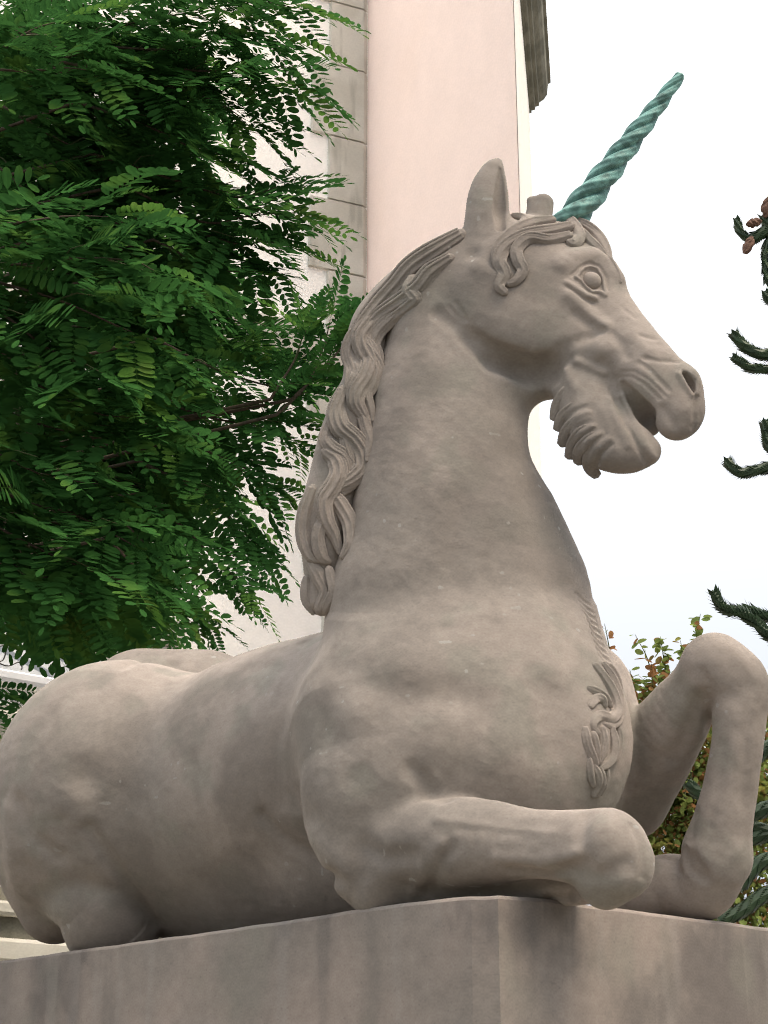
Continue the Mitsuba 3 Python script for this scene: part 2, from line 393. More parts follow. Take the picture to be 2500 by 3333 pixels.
# nodes (x, y, z, radius) of the body: rump, barrel, chest, neck, head, legs, ears; then the hollows
BODY = [
    ([(0.1513, 4.7485, 2.6184, 0.4), (-0.036, 4.9566, 2.6284, 0.4), (-0.3037, 5.2538, 2.6234, 0.42), (-0.5713, 5.5511, 2.5834, 0.41)], 1, 0.03, 1),
    ([(0.2316, 4.6593, 2.4034, 0.3), (-0.1624, 5.1119, 2.3834, 0.27), (-0.4821, 5.4968, 2.3834, 0.26)], 1, 0.05, 1),
    ([(0.256, 4.58, 2.728, 0.376)], 0.85, 0.12, 1),
    ([(0.0409, 4.5, 2.6161, 0.2784), (0.0161, 4.46, 2.4601, 0.2328)], 0.85, 0.1, 1),
    ([(0.2012, 4.45, 2.5229, 0.3058)], 0.8, 0.12, 1),
    ([(0.3893, 4.47, 2.5681, 0.2514)], 0.8, 0.12, 1),
    ([(0.5206, 4.74, 2.7541, 0.1909), (0.5126, 4.7, 2.6439, 0.205), (0.5164, 4.68, 2.528, 0.1569)], 0.9, 0.05, 1),
    ([(-0.8506, 5.55, 2.6623, 0.4193)], 1, 0.1, 1),
    ([(-0.8332, 5.85, 2.9806, 0.2286), (-0.6351, 5.85, 2.9665, 0.2391)], 1, 0.05, 1),
    ([(-0.9985, 5.5, 2.4835, 0.2203)], 1, 0.08, 1),
    ([(0.2026, 4.5, 3.6283, 0.2008), (0.1788, 4.5, 3.4852, 0.2233), (0.1746, 4.52, 3.3063, 0.2594), (0.2019, 4.55, 3.134, 0.3161), (0.211, 4.58, 2.9729, 0.3759)], 0.72, 0.06, 1),
    ([(0.2598, 4.5, 3.8733, 0.1747), (0.2029, 4.5, 3.6476, 0.2011)], 0.58, 0.06, 1),
    ([(0.3053, 4.48, 3.9631, 0.1347), (0.1344, 4.5, 3.8733, 0.1165)], 0.65, 0.08, 1),
    ([(0.3511, 4.47, 4.0284, 0.099), (0.4275, 4.44, 3.952, 0.1336)], 0.75, 0.05, 1),
    ([(0.407, 4.47, 4.0946, 0.0597), (0.5308, 4.45, 4.0732, 0.0594)], 0.8, 0.05, 1),
    ([(0.4541, 4.43, 3.9766, 0.1247), (0.5549, 4.42, 3.9613, 0.1048), (0.6359, 4.38, 3.7981, 0.0784), (0.7294, 4.33, 3.5935, 0.0918), (0.787, 4.32, 3.5121, 0.086), (0.8035, 4.315, 3.4623, 0.0722), (0.7976, 4.31, 3.4328, 0.0569)], 0.66, 0.03, 1),
    ([(0.8203, 4.31, 3.5473, 0.0422)], 0.9, 0.03, 1),
    ([(0.4269, 4.352, 3.8198, 0.1562)], 0.28, 0.014, 1),
    ([(0.2117, 4.415, 3.8794, 0.1323), (0.3412, 4.375, 3.8734, 0.1312)], 0.35, 0.06, 1),
    ([(0.3881, 4.4, 3.9209, 0.1147), (0.5241, 4.37, 3.8659, 0.0786)], 0.5, 0.05, 1),
    ([(0.3877, 4.48, 3.6867, 0.104), (0.5227, 4.44, 3.6346, 0.0801)], 0.7, 0.05, 1),
    ([(0.5408, 4.4, 3.6495, 0.0796), (0.5757, 4.38, 3.4996, 0.0921), (0.6142, 4.35, 3.395, 0.0875)], 0.65, 0.035, 1),
    ([(0.5199, 4.385, 3.7092, 0.0823), (0.6152, 4.36, 3.6781, 0.0757)], 0.6, 0.03, 1),
    ([(0.5989, 4.355, 3.4153, 0.0843), (0.6299, 4.345, 3.3839, 0.084), (0.6671, 4.33, 3.3624, 0.0719), (0.706, 4.32, 3.3493, 0.0458)], 0.62, 0.007, 1),
    ([(-0.0432, 4.42, 2.2788, 0.1177), (0.0617, 4.33, 2.2955, 0.1079)], 0.8, 0.05, 1),
    ([(0.0614, 4.31, 2.2885, 0.1058), (0.1869, 4.2, 2.2761, 0.1099), (0.3566, 4.09, 2.2534, 0.0815), (0.4622, 4.03, 2.2352, 0.0874), (0.5159, 4.005, 2.2235, 0.0996)], 0.8, 0.018, 1),
    ([(0.5047, 4.02, 2.168, 0.0597), (0.5454, 4, 2.1826, 0.0666)], 0.8, 0.02, 1),
    ([(0.5155, 4.03, 2.1455, 0.054)], 0.8, 0.02, 1),
    ([(0.5491, 4, 2.1861, 0.0652)], 1, 0.03, 1),
    ([(0.5105, 4.1, 2.165, 0.0507), (0.4193, 4.17, 2.1615, 0.0427), (0.2625, 4.25, 2.1782, 0.0555), (0.1146, 4.33, 2.1891, 0.0642), (0.0231, 4.37, 2.187, 0.0647)], 1, 0.03, 1),
    ([(-0.035, 4.4, 2.2255, 0.0685), (-0.0039, 4.38, 2.1769, 0.0741)], 1, 0.06, 1),
    ([(-0.0437, 4.42, 2.4524, 0.1511), (-0.0352, 4.385, 2.3238, 0.111), (-0.0248, 4.38, 2.2265, 0.0736)], 0.8, 0.024, 1),
    ([(0.6697, 4.78, 2.4959, 0.1288), (0.7598, 4.62, 2.6244, 0.1075), (0.8355, 4.5, 2.7252, 0.0793), (0.8837, 4.45, 2.78, 0.0812)], 0.8, 0.02, 1),
    ([(0.8819, 4.44, 2.779, 0.0811), (0.939, 4.44, 2.7303, 0.0848), (0.9389, 4.45, 2.6544, 0.0748), (0.9314, 4.46, 2.5782, 0.068), (0.9144, 4.49, 2.4732, 0.0711), (0.8939, 4.51, 2.3894, 0.0774), (0.8757, 4.54, 2.3132, 0.0872)], 0.8, 0.03, 1),
    ([(0.8733, 4.54, 2.2772, 0.0837), (0.8357, 4.6, 2.2178, 0.086), (0.7616, 4.64, 2.2313, 0.0819), (0.7064, 4.66, 2.2178, 0.0756), (0.6439, 4.69, 2.2015, 0.066)], 0.8, 0.03, 1),
    ([(-1.0898, 5.6, 2.7003, 0.1715), (-1.1242, 5.6, 2.4403, 0.1271), (-1.0568, 5.62, 2.2964, 0.1185)], 1, 0.06, 1),
    ([(-1.2337, 5.9206, 2.7097, 0.2021), (-1.1202, 5.7198, 2.5238, 0.1711), (-0.941, 5.4685, 2.344, 0.1448), (-0.8695, 5.4264, 2.2678, 0.1335), (-0.8495, 5.4565, 2.2386, 0.1579)], 1, 0.02, 1),
    ([(0.6519, 4.385, 3.5671, 0.0532), (0.6917, 4.385, 3.5036, 0.0581), (0.7269, 4.385, 3.4591, 0.0426)], 0.55, 0.01, 1),
    ([(0.2966, 4.4, 4.0204, 0.0657), (0.3, 4.39, 4.1256, 0.0634), (0.3067, 4.385, 4.2022, 0.0529), (0.3192, 4.38, 4.2568, 0.0333), (0.3306, 4.38, 4.2816, 0.0171)], 0.6, 0.02, 1),
    ([(0.4585, 4.5, 4.1578, 0.042), (0.475, 4.5, 4.2181, 0.0312)], 0.7, 0.02, 1),
    ([(0.4413, 4.5, 4.2254, 0.0156), (0.4445, 4.5, 4.1785, 0.0183)], 0.7, 0.01, 1),
    ([(0.8211, 4.2631, 3.549, 0.0134), (0.8337, 4.2655, 3.529, 0.0167), (0.8416, 4.2707, 3.5067, 0.01)], 2.2, 0.006, -1),
    ([(0.6546, 4.3078, 3.5463, 0.0084), (0.6795, 4.3093, 3.5, 0.0202), (0.72, 4.3271, 3.4529, 0.032)], 1.4, 0.005, -1),
    ([(0.2237, 4.3518, 3.698, 0.0069), (0.3006, 4.3628, 3.6463, 0.0189), (0.3884, 4.3959, 3.6238, 0.0311), (0.4627, 4.3666, 3.601, 0.0308)], 1, 0.03, -1),
    ([(0.3404, 4.3618, 4.2519, 0.0063), (0.3387, 4.3577, 4.1881, 0.0169), (0.3343, 4.3574, 4.1169, 0.0222), (0.3351, 4.3516, 4.0534, 0.0132)], 1.3, 0.006, -1),
    ([(0.3942, 4.1471, 2.1318, 0.0117), (0.4349, 4.1159, 2.1343, 0.0145)], 2, 0.02, -1),
]
# muscles, folds and creases: line on the surface, width, height
RELIEF = [
    ([(-0.0977, 4.3879, 2.8516), (0.0402, 4.3179, 2.8776), (0.1998, 4.2843, 2.8843), (0.3606, 4.2975, 2.884), (0.5136, 4.3776, 2.891)], 0.0774, 0.006),
    ([(0, 4.3535, 2.9432), (0.1612, 4.304, 2.9448), (0.3225, 4.3059, 2.9412), (0.474, 4.3703, 2.9441)], 0.0651, -0.006),
    ([(0.2063, 4.3253, 3.1975), (0.1861, 4.3072, 2.9839)], 0.0413, -0.006),
    ([(0.4114, 4.3957, 3.2414), (0.4476, 4.385, 3.0959), (0.4771, 4.3854, 2.9917)], 0.0462, -0.01),
    ([(0.3347, 4.3627, 3.2827), (0.3604, 4.338, 3.0626), (0.4068, 4.293, 2.837), (0.4305, 4.2525, 2.7034)], 0.0502, 0.008),
    ([(0.4192, 4.2364, 2.6434), (0.4268, 4.2365, 2.5253)], 0.066, -0.01),
    ([(0.1775, 4.208, 2.6482), (0.2538, 4.2046, 2.6159)], 0.0579, -0.008),
    ([(-0.1365, 4.3525, 2.7583), (-0.0392, 4.2643, 2.6864), (0.0695, 4.2191, 2.6312), (0.1774, 4.2073, 2.6441)], 0.0482, -0.009),
    ([(-0.0781, 4.2738, 2.6126)], 0.0625, 0.01),
    ([(0.0547, 4.2416, 2.7248)], 0.086, 0.01),
    ([(0.13, 4.2025, 2.5489)], 0.0841, 0.01),
    ([(-0.1665, 4.3443, 2.6212), (-0.1207, 4.2939, 2.5299)], 0.0397, -0.005),
    ([(-0.073, 4.2607, 2.441)], 0.0384, -0.006),
    ([(-0.1, 4.2894, 2.3808)], 0.0615, 0.008),
    ([(0.0723, 4.2153, 2.455), (0.1138, 4.2201, 2.4024), (0.1498, 4.1725, 2.3768)], 0.0213, -0.015),
    ([(0.1632, 4.2105, 2.4311)], 0.0531, -0.007),
    ([(0.0381, 4.2296, 2.4157)], 0.0457, 0.005),
    ([(0.3047, 4.2124, 2.4737)], 0.0838, 0.012),
    ([(-0.2377, 4.8212, 2.9521), (-0.2588, 4.6611, 2.7945), (-0.2802, 4.6354, 2.694), (-0.2977, 4.65, 2.6036), (-0.2911, 4.6799, 2.4864), (-0.2666, 4.7026, 2.4181)], 0.0322, -0.007),
    ([(-0.0457, 4.2793, 2.2798), (0, 4.2465, 2.2432), (0.0668, 4.1794, 2.2381)], 0.0228, -0.012),
    ([(0, 4.2748, 2.204)], 0.0453, 0.014),
    ([(0.1607, 4.1093, 2.2456), (0.1051, 4.2577, 2.1645)], 0.0183, -0.008),
    ([(0.1356, 4.121, 2.2568), (0.0753, 4.2733, 2.1665)], 0.0161, 0.006),
    ([(0.3014, 4.0734, 2.1876), (0.3785, 4.0387, 2.172), (0.4621, 3.9449, 2.1836)], 0.0144, -0.014),
    ([(0.267, 4.0683, 2.214), (0.3633, 4.0179, 2.1993), (0.4421, 3.9505, 2.2101)], 0.018, 0.007),
    ([(0.1829, 4.0975, 2.2946), (0.3237, 4.0312, 2.2762), (0.3916, 3.9901, 2.2693)], 0.0183, -0.004),
    ([(0.4426, 3.9719, 2.1667), (0.4951, 3.9445, 2.1559), (0.5497, 3.9268, 2.1789)], 0.0211, -0.012),
    ([(0.498, 3.9313, 2.2594)], 0.0421, 0.008),
    ([(-0.3365, 4.7629, 2.4329), (-0.2928, 4.7598, 2.3882), (-0.2535, 4.7505, 2.3563), (-0.1752, 4.7061, 2.3012), (-0.1194, 4.3575, 2.2096)], 0.0239, -0.018),
    ([(-0.2603, 4.6943, 2.4209), (-0.1636, 4.3762, 2.303), (-0.0996, 4.3259, 2.2339)], 0.0403, 0.012),
    ([(-0.5298, 4.8821, 2.6125)], 0.0795, -0.008),
    ([(-0.896, 5.1353, 2.6136)], 0.0463, -0.012),
    ([(-0.9485, 5.1578, 2.5482)], 0.0555, 0.012),
    ([(-0.9683, 5.19, 2.4798), (-0.9266, 5.2073, 2.4318)], 0.0463, -0.012),
    ([(-1.086, 5.3115, 2.369), (-1.0575, 5.3561, 2.3101)], 0.0376, -0.01),
    ([(-1.1134, 5.2383, 2.5583), (-1.0673, 5.2451, 2.4583), (-0.989, 5.247, 2.3984)], 0.0282, -0.014),
    ([(-1.1597, 5.2863, 2.5433), (-1.1487, 5.3179, 2.4354), (-1.1387, 5.4284, 2.3197)], 0.0331, 0.01),
    ([(-0.8334, 5.3167, 3.0119), (-0.7206, 5.6601, 3.1117)], 0.0216, -0.012),
    ([(-0.4051, 4.8857, 2.8863), (-0.2702, 4.7248, 2.8574)], 0.0315, -0.006),
    ([(-0.8869, 5.1778, 2.4685), (-0.8224, 5.2234, 2.381), (-0.7488, 5.3026, 2.2855), (-0.7031, 5.3874, 2.2166)], 0.0231, -0.019),
    ([(-0.9442, 5.1879, 2.4702), (-0.8831, 5.2481, 2.369), (-0.821, 5.2989, 2.2841)], 0.0481, 0.01),
    ([(0.816, 4.4225, 2.7142), (0.7769, 4.4795, 2.653), (0.7401, 4.5302, 2.5894)], 0.0227, 0.006),
    ([(0.8427, 4.4195, 2.6968), (0.8106, 4.499, 2.6158), (0.7747, 4.5541, 2.5529)], 0.0203, -0.01),
    ([(0.8736, 4.3729, 2.8012)], 0.0404, 0.006),
    ([(0.9158, 4.3812, 2.6873), (0.9476, 4.3744, 2.7021)], 0.0321, -0.008),
    ([(0.8525, 4.4362, 2.676), (0.8739, 4.5277, 2.6307)], 0.0162, -0.01),
    ([(0.9452, 4.3987, 2.6013), (0.9328, 4.4465, 2.4094)], 0.0176, -0.004),
    ([(0.8149, 4.499, 2.3948), (0.798, 4.5029, 2.3313)], 0.0145, -0.006),
    ([(0.9133, 4.4701, 2.2943)], 0.0318, 0.006),
    ([(0.798, 4.497, 2.2827), (0.8261, 4.4924, 2.2347)], 0.0176, -0.012),
    ([(0.7847, 4.5163, 2.2999), (0.7933, 4.5128, 2.2534), (0.8279, 4.4971, 2.226)], 0.0112, -0.012),
    ([(0.834, 4.3868, 2.7508), (0.8595, 4.3949, 2.7113), (0.8544, 4.4409, 2.6688)], 0.0129, -0.006),
    ([(0.9118, 4.3788, 2.8112), (0.9453, 4.3761, 2.7771)], 0.0243, 0.006),
    ([(0.4661, 3.9606, 2.2926), (0.4512, 3.9438, 2.23), (0.463, 3.951, 2.172)], 0.0184, -0.008),
    ([(0.5725, 3.9489, 2.2694), (0.5886, 3.9418, 2.2192), (0.5875, 3.9463, 2.1576)], 0.0106, -0.006),
    ([(0.1256, 4.1334, 2.3169), (0.254, 4.0655, 2.2891), (0.3913, 3.9889, 2.2648)], 0.0133, 0.005),
    ([(0.8865, 4.4194, 2.5652), (0.8718, 4.444, 2.457), (0.8447, 4.4633, 2.3566)], 0.0128, -0.004),
    ([(0.7358, 4.607, 2.2994), (0.7644, 4.5853, 2.288), (0.7761, 4.5457, 2.2502)], 0.0098, -0.005),
    ([(0.1519, 4.3647, 3.7875), (0.2155, 4.3532, 3.7234), (0.3077, 4.3568, 3.6719), (0.3781, 4.3623, 3.6527)], 0.0174, -0.012),
    ([(0.1821, 4.3555, 3.8003), (0.2159, 4.3496, 3.7589)], 0.0069, -0.004),
    ([(0.2035, 4.3443, 3.8091), (0.2286, 4.3445, 3.7563)], 0.0069, -0.004),
    ([(0.3004, 4.3631, 3.637), (0.4169, 4.3944, 3.6279), (0.4954, 4.3385, 3.6349)], 0.0258, -0.02),
    ([(0.5159, 4.3082, 3.8127), (0.5762, 4.3261, 3.7663), (0.6155, 4.3113, 3.7228)], 0.0189, 0.01),
    ([(0.5322, 4.3174, 3.7619), (0.5619, 4.3223, 3.7406), (0.602, 4.3122, 3.7043)], 0.0137, -0.005),
    ([(0.5766, 4.3174, 3.6955), (0.608, 4.3109, 3.7075)], 0.0111, -0.007),
    ([(0.4914, 4.3334, 3.656), (0.5297, 4.3234, 3.6795), (0.5724, 4.3181, 3.6939)], 0.0154, -0.009),
    ([(0.6351, 4.3021, 3.689), (0.6598, 4.2905, 3.6497), (0.6666, 4.2848, 3.6144)], 0.0136, -0.005),
    ([(0.6016, 4.3133, 3.6512)], 0.0323, 0.012),
    ([(0.6037, 4.3227, 3.6153)], 0.017, -0.003),
    ([(0.5328, 4.3329, 3.6229), (0.6061, 4.3317, 3.5869)], 0.0119, 0.006),
    ([(0.5032, 4.3426, 3.604), (0.5255, 4.3329, 3.5437)], 0.0188, 0.006),
    ([(0.6874, 4.2891, 3.6817), (0.7247, 4.2729, 3.6273)], 0.0212, 0.006),
    ([(0.709, 4.2865, 3.6786), (0.7473, 4.2903, 3.672)], 0.0076, -0.004),
    ([(0.7152, 4.2689, 3.6014), (0.7528, 4.2656, 3.5915), (0.7996, 4.2741, 3.5936)], 0.0067, -0.006),
    ([(0.6973, 4.2718, 3.5898), (0.7207, 4.266, 3.5705), (0.7365, 4.2628, 3.547), (0.7725, 4.2631, 3.5033)], 0.0067, -0.005),
    ([(0.6436, 4.3138, 3.5647), (0.6768, 4.2825, 3.5541), (0.7117, 4.2726, 3.5249), (0.7478, 4.2724, 3.4829)], 0.0051, -0.006),
    ([(0.6469, 4.3037, 3.5731), (0.6803, 4.2787, 3.5672), (0.7214, 4.2668, 3.5351), (0.7622, 4.2663, 3.4883)], 0.0051, -0.004),
    ([(0.6385, 4.3199, 3.5657), (0.6267, 4.3296, 3.5404), (0.6365, 4.3226, 3.4976)], 0.0059, -0.005),
    ([(0.6569, 4.3249, 3.5124), (0.6814, 4.3104, 3.433), (0.7067, 4.2891, 3.352), (0.7273, 4.2994, 3.3222)], 0.0101, 0.008),
    ([(0.6378, 4.324, 3.5028), (0.6569, 4.2956, 3.4176), (0.6836, 4.2857, 3.3461), (0.7071, 4.3012, 3.3105)], 0.0076, -0.008),
    ([(0.6193, 4.319, 3.5006), (0.6349, 4.2932, 3.4166), (0.6605, 4.2852, 3.3504)], 0.0118, 0.005),
    ([(0.8477, 4.2742, 3.4882), (0.8417, 4.2747, 3.4449), (0.8363, 4.2861, 3.4064)], 0.0067, -0.008),
    ([(0.8142, 4.2672, 3.4507)], 0.0249, 0.006),
    ([(0.7576, 4.2759, 3.4544), (0.7841, 4.2769, 3.4052)], 0.0117, -0.006),
    ([(0.6294, 4.296, 3.328)], 0.0331, 0.008),
    ([(0.5707, 4.31, 3.4692), (0.5909, 4.2941, 3.399)], 0.0168, -0.006),
    ([(0.5024, 4.3102, 3.9104), (0.5492, 4.3288, 3.9497), (0.6046, 4.3491, 3.9666), (0.6479, 4.3575, 3.9328), (0.6655, 4.357, 3.8982)], 0.026, 0.016),
    ([(0.2491, 4.3374, 3.9642)], 0.0227, -0.008),
    ([(0.269, 4.3195, 3.9076), (0.3195, 4.3083, 3.8725)], 0.026, 0.008),
    ([(0.6784, 4.3163, 3.7709), (0.6982, 4.3117, 3.7496)], 0.0069, -0.003),
    ([(0.5871, 4.3221, 3.872)], 0.0312, -0.012),
    ([(0.5289, 4.3097, 3.8781), (0.555, 4.3176, 3.9065), (0.5833, 4.3303, 3.926), (0.6099, 4.337, 3.9198), (0.6275, 4.336, 3.8871), (0.6319, 4.3305, 3.8455)], 0.0052, -0.007),
    ([(0.541, 4.3111, 3.874), (0.564, 4.3205, 3.9071), (0.5827, 4.3284, 3.9182), (0.6049, 4.3338, 3.9123), (0.6183, 4.3327, 3.8834), (0.621, 4.3294, 3.8546), (0.6248, 4.3278, 3.8276)], 0.0043, 0.01),
    ([(0.5408, 4.3109, 3.871), (0.5555, 4.3132, 3.8645), (0.5707, 4.3174, 3.8445), (0.5872, 4.3222, 3.8325), (0.6059, 4.3259, 3.8372), (0.6236, 4.3272, 3.8215)], 0.0043, 0.009),
    ([(0.513, 4.3072, 3.8526), (0.5386, 4.3106, 3.837), (0.5644, 4.3165, 3.8199), (0.5918, 4.3245, 3.8134)], 0.0078, 0.008),
    ([(0.5167, 4.3069, 3.838), (0.5597, 4.3167, 3.8075), (0.5905, 4.3256, 3.7996)], 0.0069, -0.004),
    ([(0.8026, 4.2619, 3.5502), (0.8353, 4.2687, 3.4912)], 0.0075, 0.008),
    ([(0.8497, 4.2776, 3.5648), (0.8593, 4.2796, 3.5381), (0.8502, 4.2749, 3.4994)], 0.0076, 0.006),
    ([(0.5222, 4.421, 2.9753), (0.5435, 4.4403, 2.957), (0.5627, 4.4641, 2.9555)], 0.0058, -0.009),
    ([(0.5282, 4.4221, 2.9564), (0.5485, 4.4336, 2.9357), (0.568, 4.462, 2.9356)], 0.0058, -0.009),
    ([(0.5334, 4.4165, 2.9355), (0.5542, 4.4325, 2.9163), (0.5735, 4.4627, 2.9166)], 0.0058, -0.009),
    ([(0.5388, 4.413, 2.9154), (0.5599, 4.4314, 2.8968), (0.5789, 4.4621, 2.8972)], 0.0058, -0.009),
    ([(0.5444, 4.4112, 2.8959), (0.5653, 4.4287, 2.877), (0.5841, 4.4606, 2.8776)], 0.0057, -0.009),
    ([(0.5497, 4.4069, 2.8757), (0.5704, 4.4231, 2.8565), (0.5888, 4.4546, 2.8569)], 0.0057, -0.009),
    ([(0.5548, 4.402, 2.8554), (0.5751, 4.4153, 2.8354), (0.5931, 4.4466, 2.8357)], 0.0057, -0.009),
    ([(0.5596, 4.3942, 2.8344), (0.5796, 4.406, 2.8141), (0.5966, 4.4329, 2.813)], 0.0057, -0.009),
    ([(0.564, 4.3846, 2.813), (0.5841, 4.3969, 2.7929), (0.6005, 4.4218, 2.7912)], 0.0057, -0.009),
    ([(0.5687, 4.377, 2.7923), (0.5889, 4.39, 2.7724), (0.6046, 4.4128, 2.7701)], 0.0057, -0.009),
    ([(0.5508, 4.3166, 3.4794), (0.5158, 4.3324, 3.4679), (0.4958, 4.3588, 3.449)], 0.0067, -0.006),
    ([(0.5612, 4.3108, 3.4623), (0.5262, 4.3252, 3.4502), (0.506, 4.3488, 3.4301)], 0.0076, 0.004),
    ([(0.5602, 4.3053, 3.4326), (0.525, 4.3248, 3.4209)], 0.0067, -0.006),
    ([(0.5707, 4.3004, 3.416), (0.5353, 4.3174, 3.4033), (0.5165, 4.3534, 3.3837)], 0.0075, 0.004),
    ([(0.5791, 4.2972, 3.4074), (0.5443, 4.3129, 3.3905), (0.5253, 4.3628, 3.3676)], 0.0067, -0.006),
    ([(0.5898, 4.2943, 3.3918), (0.5548, 4.3081, 3.3741), (0.5355, 4.3541, 3.3496)], 0.0075, 0.004),
    ([(0.5984, 4.292, 3.3872), (0.5657, 4.3055, 3.3632), (0.5464, 4.3438, 3.3364)], 0.0066, -0.006),
    ([(0.6093, 4.2911, 3.3725), (0.5768, 4.3057, 3.3489), (0.5582, 4.3487, 3.324)], 0.0075, 0.004),
    ([(0.6136, 4.2924, 3.3551), (0.5872, 4.3086, 3.3331), (0.5761, 4.3418, 3.3122)], 0.0066, -0.006),
    ([(0.6246, 4.2924, 3.3408), (0.5988, 4.3124, 3.3203)], 0.0075, 0.004),
    ([(0.3346, 4.3801, 3.5836), (0.4064, 4.4257, 3.5664)], 0.0257, 0.006),
]
MANE = [
    ([(0.2181, 4.5, 4.0856, 0.0409), (0.1266, 4.5, 4.0121, 0.047), (0.036, 4.5, 3.9283, 0.0522), (-0.0313, 4.5, 3.8335, 0.0572), (-0.0515, 4.5, 3.7449, 0.0604), (-0.0617, 4.5, 3.6379, 0.0582), (-0.0789, 4.5, 3.5612, 0.0701), (-0.109, 4.51, 3.461, 0.0768), (-0.1344, 4.52, 3.3434, 0.078), (-0.162, 4.53, 3.2364, 0.0759), (-0.165, 4.55, 3.1431, 0.067), (-0.1713, 4.56, 3.0651, 0.0497), (-0.1832, 4.56, 2.9936, 0.0358)], 1, 0.02, 1),
]
